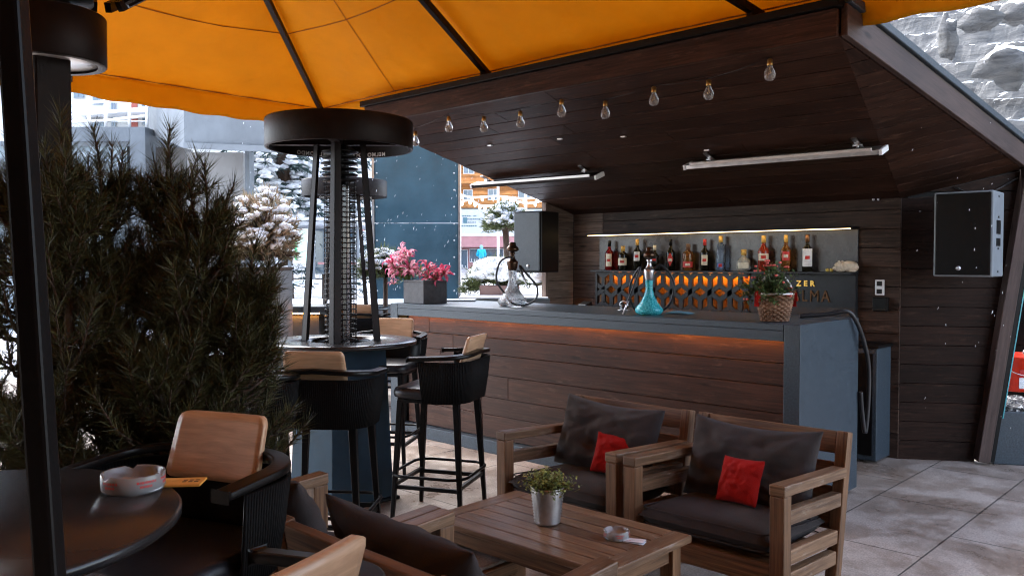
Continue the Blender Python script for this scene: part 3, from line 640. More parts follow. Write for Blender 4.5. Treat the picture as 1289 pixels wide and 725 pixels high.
# ================================================================ PATIO HEATERS WITH TABLE
M['tabletop'] = mat('dark_satin_tabletop', (.024,.023,.024), .25, var=.1, vs=300)
M['mesh'] = mat('perforated_guard', (.018,.015,.014), .5, .3, var=.2, spec=.25)
def heater(loc, label):
    h = T('patio_heater', label, 'patio heater', loc, 0, 'patio heaters with round tables')
    m = MB(); a, b = .232, .20; m.hexa([(-a,-a,.01),(a,-a,.01),(a,a,.01),(-a,a,.01),(-b,-b,.97),(b,-b,.97),(b,b,.97),(-b,b,.97)]); m.build('base', M['heater_base'], h, bevel=.006)
    m = MB(); m.box(-.26,.26,-.26,.26,0,.02); m.build('foot_plate', M['black_metal'], h, bevel=.004)
    m = MB(); m.lathe([(.20,.985),(.47,.985),(.475,.99),(.475,1.003),(.47,1.008),(.20,1.008),(.20,.985)], (0,0,0), 64, cap=False); m.build('tabletop', M['tabletop'], h)
    for sx, sy in ((-1,-1),(1,-1),(1,1),(-1,1)):
        m = MB(); p0, p1 = Vector((sx*.178, sy*.178, .975)), Vector((sx*.115, sy*.115, 2.24)); w = .052; t = .006
        for ax in (Vector((-sx*w, 0, 0)), Vector((0, -sy*w, 0))):
            o = Vector((0, -sy*t, 0)) if ax.x else Vector((-sx*t, 0, 0))
            m.hexa([p0, p0+ax, p0+ax+o, p0+o, p1, p1+ax*.85, p1+ax*.85+o, p1+o])
        m.build('leg', M['rust_metal'], h)
    m = MB()
    for k in range(32):
        z = .98+k*.032; m.tube([(.098*math.cos(q*PI/6), .098*math.sin(q*PI/6), z) for q in range(12)], .0035, 4, closed=True)
    for q in range(12): m.tube([(.098*math.cos(q*PI/6), .098*math.sin(q*PI/6), .97), (.098*math.cos(q*PI/6), .098*math.sin(q*PI/6), 2.0)], .0025, 4)
    m.build('guard', M['mesh'], h)
    m = MB(); m.lathe([(.055,.97),(.055,1.98)], (0,0,0), 24, cap=False); m.build('glass_tube', mat('smoky_quartz_tube', (.10,.09,.09), .12, var=0, trans=.5), h)
    m = MB()
    for k in range(6): z = 2.0+k*.036; m.lathe([(.0,z),(.105,z+.002),(.115,z+.010),(.105,z+.016),(0,z+.012)], (0,0,0), 28, cap=False)
    m.lathe([(.04,1.96),(.04,2.3)], (0,0,0), 16); m.build('burner_louvres', M['black_metal'], h)
    m = MB(); m.lathe([(.436,2.205),(.452,2.205),(.455,2.21),(.455,2.372),(.45,2.38),(.02,2.40),(.0,2.40)], (0,0,0), 72, cap=False); m.lathe([(0,2.375),(.43,2.36),(.436,2.355),(.436,2.205)], (0,0,0), 72, cap=False)
    hd = m.build('head_drum', M['rust_metal'], h)
    m = MB()
    for ang in (PI/4, -PI/4): d = Vector((math.cos(ang), math.sin(ang), 0)); m.beam(d*-.43+UP*2.245, d*.43+UP*2.245, .05, .03)
    m.build('head_spider', M['rust_metal'], hd)
    M_let = M['letter_white']
    for k, a in enumerate((2.05, 2.95, .45, -.7, 4.3)):           # white letters on the inner rim, read mirrored from below
        def pl(v, a=a): ang = a - v.x/.434; return Vector(loc)+Vector((.434*math.cos(ang), .434*math.sin(ang), 2.212+v.y))
        text_mesh('MELMONDO', .036, 0, 'lettering', M_let, h, lambda v, a=a: pl(Vector((-v.x, v.y, 0)), a), None, .0012)
    return h
M['heater_base'] = mat('satin_anthracite_base', (.026,.048,.068), .62, 0, spec=.12, var=.2, vs=6, rv=.06)
M['letter_white'] = mat('white_letter_paint', (.85,.85,.85), .5, var=0)
HM = (-4.41, 3.075, 0); hm = heater(HM, 'near patio heater with drum head standing through a round black bar table')
HF = at_F(435, 420, 9.1); HF.z = 0
hf = dup(hm, HF, 0, 'farther patio heater seen behind the legs of the near heater')

# ================================================================ BAR STOOLS
def rrect(w, d, r, n=6, off=(0, 0)):
    p = []
    for cx, cy, a0 in ((w-r, d-r, 0), (-w+r, d-r, PI/2), (-w+r, -d+r, PI), (w-r, -d+r, 1.5*PI)):
        for k in range(n+1): a = a0+PI/2*k/n; p.append((cx+r*math.cos(a)+off[0], cy+r*math.sin(a)+off[1]))
    return p
def upath(w, yf, yb, r, n=48):          # U from the front right round the back to the front left
    pts = [(w, yf)]; k = 8
    pts += [(w-r+r*math.cos(a), yb+r-r*math.sin(a)) for a in [PI/2*i/k for i in range(k+1)]]
    pts += [(-(w-r)-r*math.sin(a), yb+r-r*math.cos(a)) for a in [PI/2*i/k for i in range(k+1)]]
    pts += [(-w, yf)]
    d = [0]
    for a, b in zip(pts[:-1], pts[1:]): d.append(d[-1]+math.hypot(b[0]-a[0], b[1]-a[1]))
    out = []
    for i in range(n+1):
        t = d[-1]*i/n; j = max(q for q in range(len(d)) if d[q] <= t+1e-9); j = min(j, len(pts)-2); f = (t-d[j])/(d[j+1]-d[j]); out.append((pts[j][0]+(pts[j+1][0]-pts[j][0])*f, pts[j][1]+(pts[j+1][1]-pts[j][1])*f))
    return out
def stool(loc, rz, label):
    t = T('bar_stool', label, 'bar stool', loc, rz, 'black bar stools with wooden back plates')
    m = MB(); pad = rrect(.225, .22, .09)
    prof = [(.93, .716), (1, .723), (1.02, .738), (1.02, .753), (.985, .772), (.9, .778), (.5, .780), (0.02, .778)]
    b = len(m.v); n = len(pad)
    for s, z in prof: m.v += [Vector((x*s, y*s, z)) for x, y in pad]
    for i in range(len(prof)-1):
        for k in range(n): l = (k+1) % n; m.face([b+i*n+k, b+i*n+l, b+(i+1)*n+l, b+(i+1)*n+k], None, True)
    m.face([b+k for k in range(n)][::-1]); m.build('seat', M['leather'], t)
    m = MB(); m.box(-.19,.19,-.19,.19,.688,.714); m.build('seat_frame', M['black_metal'], t, bevel=.006)
    for sx in (-1, 1):
        for sy in (-1, 1):
            m = MB(); p0, p1 = Vector((sx*.212, sy*.212, 0)), Vector((sx*.172, sy*.172, .70))
            def sq(p, w): return [p+Vector((-w,-w,0)), p+Vector((w,-w,0)), p+Vector((w,w,0)), p+Vector((-w,w,0))]
            m.hexa(sq(p0, .011)+sq(p1, .019)); m.build('leg', M['black_metal'], t, bevel=.004)
    m = MB(); q = .2015; z = .27
    m.tube([(x, y, z+.0) for x, y in rrect(.232, .232, .10, 8)], .009, 8, closed=True); m.build('foot_ring', M['black_metal'], t)
    m = MB(); 
    for s in (-1, 1): m.beam((-.20, s*.198, .215), (.20, s*.198, .215), .018, .022); m.beam((s*.196, -.19, .20), (s*.196, .19, .20), .018, .022)
    m.build('stretcher', M['black_metal'], t)
    up = upath(.285, .015, -.262, .16, 96); lo = upath(.255, .0, -.236, .15, 96)
    m = MB()
    for i, (a, c) in enumerate(zip(lo, up)):
        if i % 1 == 0: m.tube([(c[0], c[1], .94), ((a[0]+c[0])/2*1.01, (a[1]+c[1])/2*1.01, .82), (a[0], a[1], .70)], .0052, 5)
    m.build('woven_shell', M['weave'], t)
    m = MB(); m.grid(lambda u, v: (lambda a, c: (a[0]+(c[0]-a[0])*v-.004*a[0], a[1]+(c[1]-a[1])*v+.003, .70+.24*v))(lo[round(u*96)], up[round(u*96)]), 48, 3); m.build('shell_lining', M['black_plastic'], t, solid=.004)
    rail = upath(.288, .085, -.265, .16, 60); inn = upath(.245, .085, -.222, .13, 60)
    m = MB(); b = len(m.v); n = len(rail)
    for i in range(n):
        f = 1-abs(2*i/(n-1)-1); z = .938+.03*f
        m.v += [Vector((*rail[i], z)), Vector((*rail[i], z+.022)), Vector((*inn[i], z+.026)), Vector((*inn[i], z+.002))]
    for i in range(n-1):
        for k in range(4): l = (k+1) % 4; m.face([b+i*4+k, b+i*4+l, b+(i+1)*4+l, b+(i+1)*4+k], None, k != 3 and k != 1)
    m.face([b, b+1, b+2, b+3]); m.face([b+(n-1)*4+k for k in (3, 2, 1, 0)]); m.build('arm_rail', M['black_plastic'], t, bevel=.005)
    m = MB(); W = .155; th = .011
    def bp_(u, v, s): 
        x = (u-.5)*2*W; y = -.172 - .055*v + .30*x*x*1.0 - .02; return Vector((x*(1-.05*v), y + s*th, .90+.175*v))
    out = []
    nu, nv = 16, 8
    def inside(u, v):            # rounded corners by pulling the grid in
        x, y = u*2-1, v*2-1; k = .16; ax, ay = abs(x), abs(y)
        if ax > 1-k and ay > 1-k*1.7:
            dx, dy = (ax-(1-k))/k, (ay-(1-k*1.7))/(k*1.7); L = math.hypot(dx, dy); mxx = max(dx, dy)
            if L > 0: f = mxx/L; dx *= f; dy *= f
            x = math.copysign(1-k+dx*k, x); y = math.copysign(1-k*1.7+dy*k*1.7, y)
        return (x+1)/2, (y+1)/2
    b = len(m.v)
    for s in (1, -1):
        for j in range(nv+1):
            for i in range(nu+1): m.v.append(bp_(*inside(i/nu, j/nv), s))
    w1 = nu+1; off = w1*(nv+1)
    for j in range(nv):
        for i in range(nu):
            k = b+j*w1+i; uvq = [(i/nu*.37, j/nv*.2), ((i+1)/nu*.37, j/nv*.2), ((i+1)/nu*.37, (j+1)/nv*.2), (i/nu*.37, (j+1)/nv*.2)]
            m.face([k+w1, k+w1+1, k+1, k], [uvq[3], uvq[2], uvq[1], uvq[0]], True); m.face([off+k, off+k+1, off+k+w1+1, off+k+w1], uvq, True)
    ring = [i for i in range(nu+1)] + [j*w1+nu for j in range(1, nv+1)] + [nv*w1+i for i in range(nu-1, -1, -1)] + [j*w1 for j in range(nv-1, 0, -1)]
    for i in range(len(ring)): a_, c_ = ring[i], ring[(i+1) % len(ring)]; m.face([b+a_, b+c_, b+off+c_, b+off+a_], [(0,0),(.02,0),(.02,.005),(0,.005)], True)
    m.build('back_plate', M['ply'], t)
    return t
def face_to(p, q): d = Vector(q)-Vector(p); return math.atan2(-d.x, d.y)   # local +Y looks from p to q
sp = RF(-.43, 4.95); st0 = stool(sp, face_to(sp, RF(-1.5, 5.28)), 'bar stool standing alone by the counter front with its seat facing the heater table')
def put(r, f, tr, tf, label): p = RF(r, f); return dup(st0, p, face_to(p, RF(tr, tf)), label)
put(-.93, 4.22, -.85, 5.2, 'bar stool seen from behind in front of the heater table')
put(-.93, 6.10, -1.08, 5.25, 'bar stool on the far side of the heater table, its seat just showing')
put(-1.31, 4.03, -1.45, 5.2, 'bar stool partly hidden by the pines beside the stool seen from behind')
put(-.90, 2.12, -1.20, 1.37, 'bar stool with honey oak back plate facing the small round table by the pines')
put(-.515, 1.28, -1.41, 1.70, 'nearest bar stool, cut off by the bottom edge, beside the armchair backs')
put(-1.62, 8.55, -1.8, 9.1, 'bar stool in front of the farther patio heater')
put(-1.32, 8.9, -1.8, 9.1, 'bar stool right of the farther patio heater behind the lilies')

# near round table
nt_ = T('round_table', 'small round dark bar table with glossy top at lower left', 'table', RF(-1.10, 1.59))
mb = MB(); mb.lathe([(0,.972),(.425,.972),(.435,.98),(.435,.992),(.428,1.0),(0,1.0)], (0,0,0), 72, cap=False); mb.build('tabletop', M['tabletop'], nt_)
mb = MB(); mb.lathe([(.045,.02),(.045,.965),(.15,.971)], (0,0,0), 20); mb.build('column', M['black_metal'], nt_)
mb = MB(); mb.lathe([(0,0),(.26,0),(.26,.015),(.06,.03),(0,.03)], (0,0,0), 40); mb.build('foot', M['black_metal'], nt_)
M['red_ink'] = mat('red_print', (.6,.05,.05), .5, var=.1)
def ashtray(p, r, h, label, m_glass, rz=0):
    t = T('ashtray', label, 'ashtray', p, rz, 'round glass ashtrays')
    m = MB(); n = 48; prof = [(.0, .0), (.93, 0), (1, .008/h), (1, .95), (.985, 1), (.94, 1), (.92, .95), (.90, .2), (0, .14)]
    b = len(m.v)
    for q, z in prof:
        for k in range(n):
            a = 2*PI*k/n; nz = z
            if z > .9:
                for na in (0.3, 2.39, 4.49): 
                    dd = abs((a-na+PI) % (2*PI)-PI)
                    if dd < .13: nz = z-.22*(1-(dd/.13)**2)
            m.v.append(Vector((q*r*math.cos(a), q*r*math.sin(a), nz*h)))
    for i in range(len(prof)-1):
        for k in range(n): l = (k+1) % n; m.face([b+i*n+k, b+i*n+l, b+(i+1)*n+l, b+(i+1)*n+k], None, True)
    m.build('bowl', m_glass, t)
    m = MB()
    for a0 in (0.5, 2.0, 3.4, 4.7, 5.9):
        for row in range(2):
            x = -.30+.1*row
            while x < .30-.1*row:
                w = rnd.uniform(.05, .11); z0 = h*(.40+.22*(1-row)); z1 = z0+h*.13; rr = r*1.004
                m.quad(*[(rr*math.cos(a0+q), rr*math.sin(a0+q), zz) for q, zz in ((x, z0), (x+w*.7, z0), (x+w*.7, z1), (x, z1))]); x += w
    m.build('red_print', M['red_ink'], t); return t
pa = at_z(168, 616, 1.0); ashtray((pa.x, pa.y, 1.0005), .066, .040, 'frosted ashtray with red print on the small round table', M['milk_glass'], .4)
pb = at_z(776, 677, .42)
M['paper'] = mat('white_paper', (.78,.80,.84), .7, var=.05, vs=40); M['yellow_paper'] = mat('yellow_paper', (.72,.36,.07), .6, var=.12, vs=40)
pk = RF(pa.dot(RT)+.06, pa.dot(FH)+.045)
pc = T('paper_packet', 'yellow paper packet lying under the ashtray on the small round table', 'packet', (pk.x, pk.y, 1.0), YAW+.10)
mb = MB(); mb.box(-.11, .075, -.03, .034, .0003, .006); mb.build('sleeve', M['yellow_paper'], pc, bevel=.002)
mb = MB()
for i in range(3):
    for j in range(2): mb.box(.03+i*.013, .039+i*.013, -.008+j*.014, -.001+j*.014, .0061, .0064)
mb.build('dark_print', M['bark'], pc)

# ================================================================ ARMCHAIRS (front is local -Y)
def armchair(loc, rz, label):
    t = T('lounge_armchair', label, 'armchair', loc, rz, 'teak lounge armchairs round the low table')
    W = .388; k = -.058                                  # arms fall slightly towards the back
    for s in (-1, 1):
        x = s*(W-.0325)
        m = MB(); m.beam((x, .035, 0), (x, .03, .573), .062, .068, (1,0,0)); m.build('leg', M['teak'], t, bevel=.005)
        m = MB(); m.beam((x, .53, 0), (x, .665, .735), .052, .06, (1,0,0)); m.build('leg', M['teak'], t, bevel=.005)
        m = MB(); m.hexa([(x-.034, -.005, .575), (x+.034, -.005, .575), (x+.034, .61, .542), (x-.034, .61, .542), (x-.034, -.005, .62), (x+.034, -.005, .62), (x+.034, .61, .586), (x-.034, .61, .586)]); m.build('armrest', M['teak_grey'], t, bevel=.006)
        m = MB(); m.beam((x, .062, .478), (x, .58, .447), .045, .062, (1,0,0)); m.beam((x, .062, .315), (x, .545, .288), .045, .06, (1,0,0)); m.beam((x, .062, .225), (x, .53, .198), .045, .06, (1,0,0)); m.build('side_rails', M['teak_grey'], t, bevel=.005)
    m = MB()
    for f, hgt in ((.93, .10), (.755, .085), (.61, .085), (.47, .085)):
        c = Vector((0, .53, 0)).lerp(Vector((0, .665, .735)), f); d = Vector((0, .135, .735)).normalized()
        m.beam(c-Vector((W-.062, 0, 0)), c+Vector((W-.062, 0, 0)), .035, hgt, Vector((0, d.z, -d.y)))
    m.build('back_boards', M['teak'], t, bevel=.004)
    m = MB(); m.box(-W+.066, W-.066, .008, .04, .20, .29); m.build('front_rail', M['teak'], t, bevel=.004)
    m = MB()
    for i in range(7): y = .06+i*.07; m.box(-W+.062, W-.062, y, y+.05, .262-.05*y, .282-.05*y)
    m.build('seat_slats', M['teak'], t, bevel=.003)
    m = MB(); n = 20
    def cu(u, v, s):
        x, y = (u*2-1), (v*2-1); e = (max(0, 1-abs(x)**7)*max(0, 1-abs(y)**7))**.5
        z = .362 - .05*v*.5 + s*(.058*e) + s*.012*(1-x*x)*(1-y*y)
        if abs(x) == 1 or abs(y) == 1: z = .362-.025*v
        return (x*(W-.075), .005+.56*v, z)
    m.grid(lambda u, v: cu(u, v, 1), n, n); m.grid(lambda u, v: cu(1-u, v, -1), n, n); sc = m.build('seat_cushion', M['cushion'], t)
    m = MB(); q = W-.076
    for zo in (.040, -.030): m.tube([(x, y, .362+zo-.045*(y/.56)) for x, y in rrect(q-.006, .272, .05, 6, (0, .285))], .0035, 6, closed=True)
    m.build('piping', M['cushion'], sc)
    return t
def pillow(name, loc, rot, w, h, t, m_, label, cat, group, seed=1, sag=0, ear=.05):
    m = MB(); n = 30
    def f(u, v, s):
        x, y = u*2-1, v*2-1
        e = (max(0, 1-abs(x)**2.6)*max(0, 1-abs(y)**2.6))**.55
        px = x*w/2*(1-ear*(1-y*y)*1.2); py = y*h/2*(1-ear*(1-x*x)*1.2)
        q = Vector((x*2.2+seed*5, y*2.2, s*2)); wr = .34*noise.noise(q)+.20*noise.noise(q*2.6)+.08*noise.noise(q*6)
        # creases running out of the corners
        for cxx, cyy in ((1,1),(-1,1),(1,-1),(-1,-1)):
            dx, dy = x-cxx, y-cyy; r = math.hypot(dx, dy); a = math.atan2(dy, dx); wr += .20*math.sin(a*11+seed)*math.exp(-r*2.0)
        z = s*t/2*e*(1+wr)+ sag*(x*x)*.5 - .0
        py2 = py - sag*(1-x*x)*(.5+.5*y)
        return (px, py2, z)
    m.grid(lambda u, v: f(u, v, 1), n, n); m.grid(lambda u, v: f(1-u, v, -1), n, n)
    # weld the rim
    o = m.build(name, m_); bm_weld(o); o.location = loc; o.rotation_euler = rot
    m_s = o.modifiers.new('sub', 'SUBSURF'); m_s.levels = m_s.render_levels = 1
    tag(o, label, cat, group); return o
import bmesh
def bm_weld(o):
    b = bmesh.new(); b.from_mesh(o.data); bmesh.ops.remove_doubles(b, verts=b.verts, dist=.0005); bmesh.ops.recalc_face_normals(b, faces=b.faces); b.to_mesh(o.data); b.free()
YA = 3.10
ac0 = armchair((-1.855, YA, 0), 0, 'right teak armchair facing the low table in front of the bar corner')
dup(ac0, (-2.668, YA, 0), 0, 'left teak armchair facing the low table in front of the bar planks')
YC = 1.985
dup(ac0, (-1.845, YC, 0), PI, 'teak armchair seen from behind in the foreground with dark pillow along its back')
dup(ac0, (-2.625, YC, 0), PI, 'teak armchair with its back turned, mostly hidden behind the near bar stool')
for o in bpy.data.objects:
    pass
TL = math.radians(72)
def on_chair(cx, y0, rz, x, y, z, tilt, roll, yaw=0):
    R = Matrix.Rotation(rz, 3, 'Z'); p = Vector((cx, y0, 0)) + R @ Vector((x, y, z))
    e = (Matrix.Rotation(rz, 3, 'Z') @ Matrix.Rotation(yaw, 3, 'Z') @ Matrix.Rotation(tilt, 3, 'X') @ Matrix.Rotation(roll, 3, 'Z')).to_euler(); return p, e
G1 = 'charcoal back pillows on the armchairs'; G2 = 'red scatter pillows on the armchairs'
p, e = on_chair(-1.855, YA, 0, .0, .465, .565, TL, .0); pillow('back_pillow', p, e, .66, .40, .20, M['cushion'], 'charcoal back pillow in the right armchair behind a red pillow', 'pillow', G1, 1, .02)
p, e = on_chair(-2.668, YA, 0, -.01, .46, .57, TL, -.03); pillow('back_pillow', p, e, .66, .40, .20, M['cushion'], 'charcoal back pillow in the left armchair behind a red pillow', 'pillow', G1, 3, .015)
p, e = on_chair(-1.855, YA, 0, .02, .325, .515, math.radians(66), .04, -.1); pillow('scatter_pillow', p, e, .215, .215, .09, M['red_cloth'], 'square red pillow on the seat of the right armchair', 'pillow', G2, 5)
p, e = on_chair(-2.668, YA, 0, .11, .345, .515, math.radians(66), -.10, .35); pillow('scatter_pillow', p, e, .215, .215, .09, M['red_cloth'], 'square red pillow on the seat of the left armchair', 'pillow', G2, 7)
p, e = on_chair(-1.845, YC, PI, .02, .45, .585, math.radians(66), .06); pillow('back_pillow', p, e, .66, .42, .19, M['cushion'], 'dark pillow slumped along the back of the nearest foreground armchair', 'pillow', G1, 11, .02)
p, e = on_chair(-2.625, YC, PI, .02, .44, .585, math.radians(66), -.05); pillow('back_pillow', p, e, .64, .42, .19, M['cushion'], 'dark pillow in the armchair hidden behind the near bar stool', 'pillow', G1, 13, .02)

# ================================================================ LOW TABLE AND WHAT STANDS ON IT
ct = T('coffee_table', 'low slatted teak coffee table between the armchairs', 'table', (-2.22, 2.59, 0))
TX0, TX1, TY0, TY1, TH = -2.70, -1.745, 2.318, 2.872, .42
for x in (TX1-.085, TX0): mb = MB(); mb.box(x, x+.085, TY0, TY1, TH-.03, TH); mb.build('end_board', M['teak_grey'], ct, 'w', .004)
mb = MB(); n = 7; w = (TY1-TY0)/n
for i in range(n): mb.box(TX0+.0865, TX1-.0865, TY0+i*w+.003, TY0+(i+1)*w-.003, TH-.03, TH-rnd.uniform(.0, .002))
mb.build('slats', M['teak_grey'], ct, 'w', .004)
for x in (TX0+.03, TX1-.09):
    for y in (TY0+.03, TY1-.09): mb = MB(); mb.box(x, x+.06, y, y+.06, 0, TH-.032); mb.build('leg', M['teak'], ct, 'w', .004)
mb = MB(); mb.box(TX0+.092, TX1-.092, TY0+.04, TY0+.06, TH-.10, TH-.032); mb.box(TX0+.092, TX1-.092, TY1-.06, TY1-.04, TH-.10, TH-.032)
for x in (TX0+.045, TX1-.065): mb.box(x, x+.02, TY0+.092, TY1-.092, TH-.10, TH-.032)
mb.build('apron', M['teak'], ct, 'w', .003)
p = at_z(689, 658, TH)
pot = T('zinc_pot', 'small ribbed zinc pot on the coffee table', 'pot', (p.x, p.y, TH))
mb = MB(); pr = [(.0,.0),(.038,.0),(.040,.003)]
for k in range(11): z = .008+k*.0105; r = .040+.014*z/.125; pr += [(r+.0045, z), (r-.0006, z+.005)]
pr += [(.0545,.122),(.0575,.124),(.0575,.128),(.053,.128),(.050,.115),(.046,.10)]
mb.lathe([(r*1.22, z*1.2) for r, z in pr], (0,0,0), 40, cap=False); mb.build('body', M['galv'], pot)
mb = MB(); mb.lathe([(0,.126),(.060,.126)], (0,0,0), 24, cap=False); mb.build('soil', M['bark'], pot)
M['herb'] = island_mat('small_green_leaves', (.07,.11,.025), (.38,.38,.11), .55, .25)
hb = T('potted_herb', 'bushy small leaved green plant growing in the zinc pot', 'plant', (p.x, p.y, TH+.127))
mb = MB(); ms = MB()
for i in range(200):
    a = rnd.uniform(0, 2*PI); el = rnd.uniform(.15, 1.45); L = rnd.uniform(.07, .14)*(1.12-.3*math.sin(el)); d = Vector((math.cos(a)*math.cos(el), math.sin(a)*math.cos(el), math.sin(el)*.85))
    b0 = Vector((rnd.uniform(-.025,.025), rnd.uniform(-.025,.025), 0)); tip = b0+d*L; mid = b0+d*L*.5+UP*.012; ms.tube([b0, mid, tip-UP*.008], .0008, 3)
    for k in range(11):
        f = rnd.uniform(.35, 1.05); c = b0.lerp(tip, f)+Vector((rnd.gauss(0,.008), rnd.gauss(0,.008), rnd.gauss(0,.006)))
        mb.leaf(c, (rnd.gauss(0,1), rnd.gauss(0,1), rnd.gauss(.3,.6)), (rnd.gauss(0,.5), rnd.gauss(0,.5), 1), rnd.uniform(.011,.018), rnd.uniform(.008,.012))
mb.build('leaves', M['herb'], hb); ms.build('stems', M['bark'], hb)
ashtray((pb.x, pb.y, TH+.0005), .050, .034, 'small white glass ashtray with red print on the coffee table', M['milk_glass'], 2.2)
pc2 = at_z(799, 682, TH); cd = T('folded_card', 'small folded white card beside the ashtray on the coffee table', 'card', (pc2.x, pc2.y, TH), .3)
mb = MB(); mb.hexa([(-.04,-.022,.0005),(.04,-.022,.0005),(.04,.022,.0005),(-.04,.022,.0005),(-.04,-.022,.002),(.04,-.022,.002),(.04,.022,.002),(-.04,.022,.002)]); mb.build('lower_leaf', M['paper'], cd)
mb = MB(); mb.hexa([(-.04,-.022,.0045),(.04,-.022,.0085),(.04,.022,.0085),(-.04,.022,.0045),(-.04,-.022,.0055),(.04,-.022,.0095),(.04,.022,.0095),(-.04,.022,.0055)]); mb.build('upper_leaf', M['paper'], cd)
mb = MB()
for i in range(4): mb.quad((-.03+i*.011, -.012, .0068), (-.023+i*.011, -.012, .0074), (-.023+i*.011, -.006, .0074), (-.03+i*.011, -.006, .0068))
mb.build('pink_print', mat('pale_pink_print', (.75,.35,.35), .6), cd)
# footstool half under the table
fs = T('footstool', 'low wooden footstool with mottled grey pad half under the coffee table', 'footstool', (-2.48, 2.30, 0))
mb = MB(); mb.box(-2.70,-2.31, 2.10, 2.47, .235, .285); mb.build('frame', M['teak'], fs, 'w', .004)
mb = MB(); mb.box(-2.685,-2.325, 2.115, 2.455, .286, .305); mb.build('pad', M['grey_pad'], fs, 'w', .008)
for x in (-2.70, -2.355):
    for y in (2.10, 2.425): mb = MB(); mb.box(x, x+.045, y, y+.045, 0, .234); mb.build('leg', M['teak'], fs, 'w', .003)
mb = MB(); mb.box(-2.653,-2.357, 2.27, 2.30, .09, .12); mb.build('stretcher', M['teak'], fs, 'w', .003)

# ================================================================ ON THE BAR
M['pot_dark'] = mat('dark_fibre_cement', (.055,.053,.056), .5, var=.3, vs=25, bump=.15, bs=90)
pl = T('flower_planter', 'dark square planter at the left end of the bar top', 'planter', (-5.60, 4.79, BH))
h = .205; a = .135
mb = MB(); mb.box(-a,a,-a,a,.001,h-.02)
for x0,x1,y0,y1 in ((-a,a,-a,-a+.014),(-a,a,a-.014,a),(-a,-a+.014,-a+.0142,a-.0142),(a-.014,a,-a+.0142,a-.0142)): mb.box(x0,x1,y0,y1,h-.0198,h)
mb.build('box', M['pot_dark'], pl, bevel=.004)
mb = MB(); mb.box(-a+.0145,a-.0145,-a+.0145,a-.0145,h-.0195,h-.015); mb.build('soil', M['bark'], pl)
M['pink'] = island_mat('pink_lily_petals', (.42,.03,.11), (.84,.42,.50), .45, .3); M['crim'] = island_mat('crimson_lily_petals', (.34,.012,.05), (.62,.10,.18), .45, .3)
M['leaf'] = island_mat('mid_green_leaves', (.05,.10,.025), (.16,.22,.06), .5, .25)
def lily(mb, ms, c, d, r):
    d = Vector(d).normalized(); u = d.orthogonal().normalized(); w = d.cross(u)
    for k in range(6):
        a = k*PI/3+rnd.uniform(-.1,.1); o = u*math.cos(a)+w*math.sin(a); sd = d.cross(o); b = len(mb.v); wd = r*(.30 if k % 2 else .38)
        for t, hh, ww in ((0,0,.15),(.35,.42,.8),(.7,.62,1),(.95,.52,.6),(1.12,.34,.04)):
            p = c+o*r*t+d*r*hh; mb.v += [p-sd*wd*ww*.5+d*r*.05, p-d*r*.02, p+sd*wd*ww*.5+d*r*.05]
        for j in range(4):
            q = b+j*3; mb.face([q,q+1,q+4,q+3], None, True); mb.face([q+1,q+2,q+5,q+4], None, True)
    for k in range(5):
        a = k*1.256; o = (u*math.cos(a)+w*math.sin(a))*.22; ms.tube([c+d*r*.1, c+(d+o)*r*.75], r*.02, 3)
def bouquet(loc, label, flowers, m_, group):
    t = T('lily_bouquet', label, 'flowers', loc, 0, group); mb = MB(); ms = MB(); mg = MB()
    for (x, y, z, r) in flowers:
        c = Vector((x, y, z)); base = Vector((x*.25, y*.25, 0)); ms.tube([base, base.lerp(c, .5)+Vector((0,0,.03)), c], .003, 4)
        d = Vector((x*2.2+rnd.gauss(0,.3), y*2.2-.35+rnd.gauss(0,.3), .45+rnd.gauss(0,.25))); lily(mb, mg, c, d, r)
        for k in range(8):
            q = base.lerp(c, rnd.uniform(.2,.95)); mg.leaf(q, (rnd.gauss(0,1), rnd.gauss(0,1), rnd.uniform(-.2,.7)), UP, rnd.uniform(.05,.10), .017)
    mb.build('petals', m_, t); ms.build('stems', M['leaf'], t); mg.build('leaves', M['leaf'], t)
fl1 = [(-.10+rnd.gauss(0,.055), -.02+rnd.gauss(0,.06), .13+rnd.gauss(0,.07), rnd.uniform(.07,.10)) for i in range(16)]+[(-.06,0,.27,.06),(-.02,.02,.235,.06),(-.2,0,.07,.06),(-.17,-.04,-.03,.055)]
bouquet((-5.70, 4.70, BH+.19), 'pink lilies leaning out of the planter at the left end of the bar', fl1, M['pink'], 'lilies in the planter')
fl2 = [(.04+rnd.gauss(0,.055), rnd.gauss(0,.06), .09+rnd.gauss(0,.045), rnd.uniform(.06,.085)) for i in range(12)]
bouquet((-5.56, 4.80, BH+.18), 'crimson lilies on the right side of the bar planter', fl2, M['crim'], 'lilies in the planter')

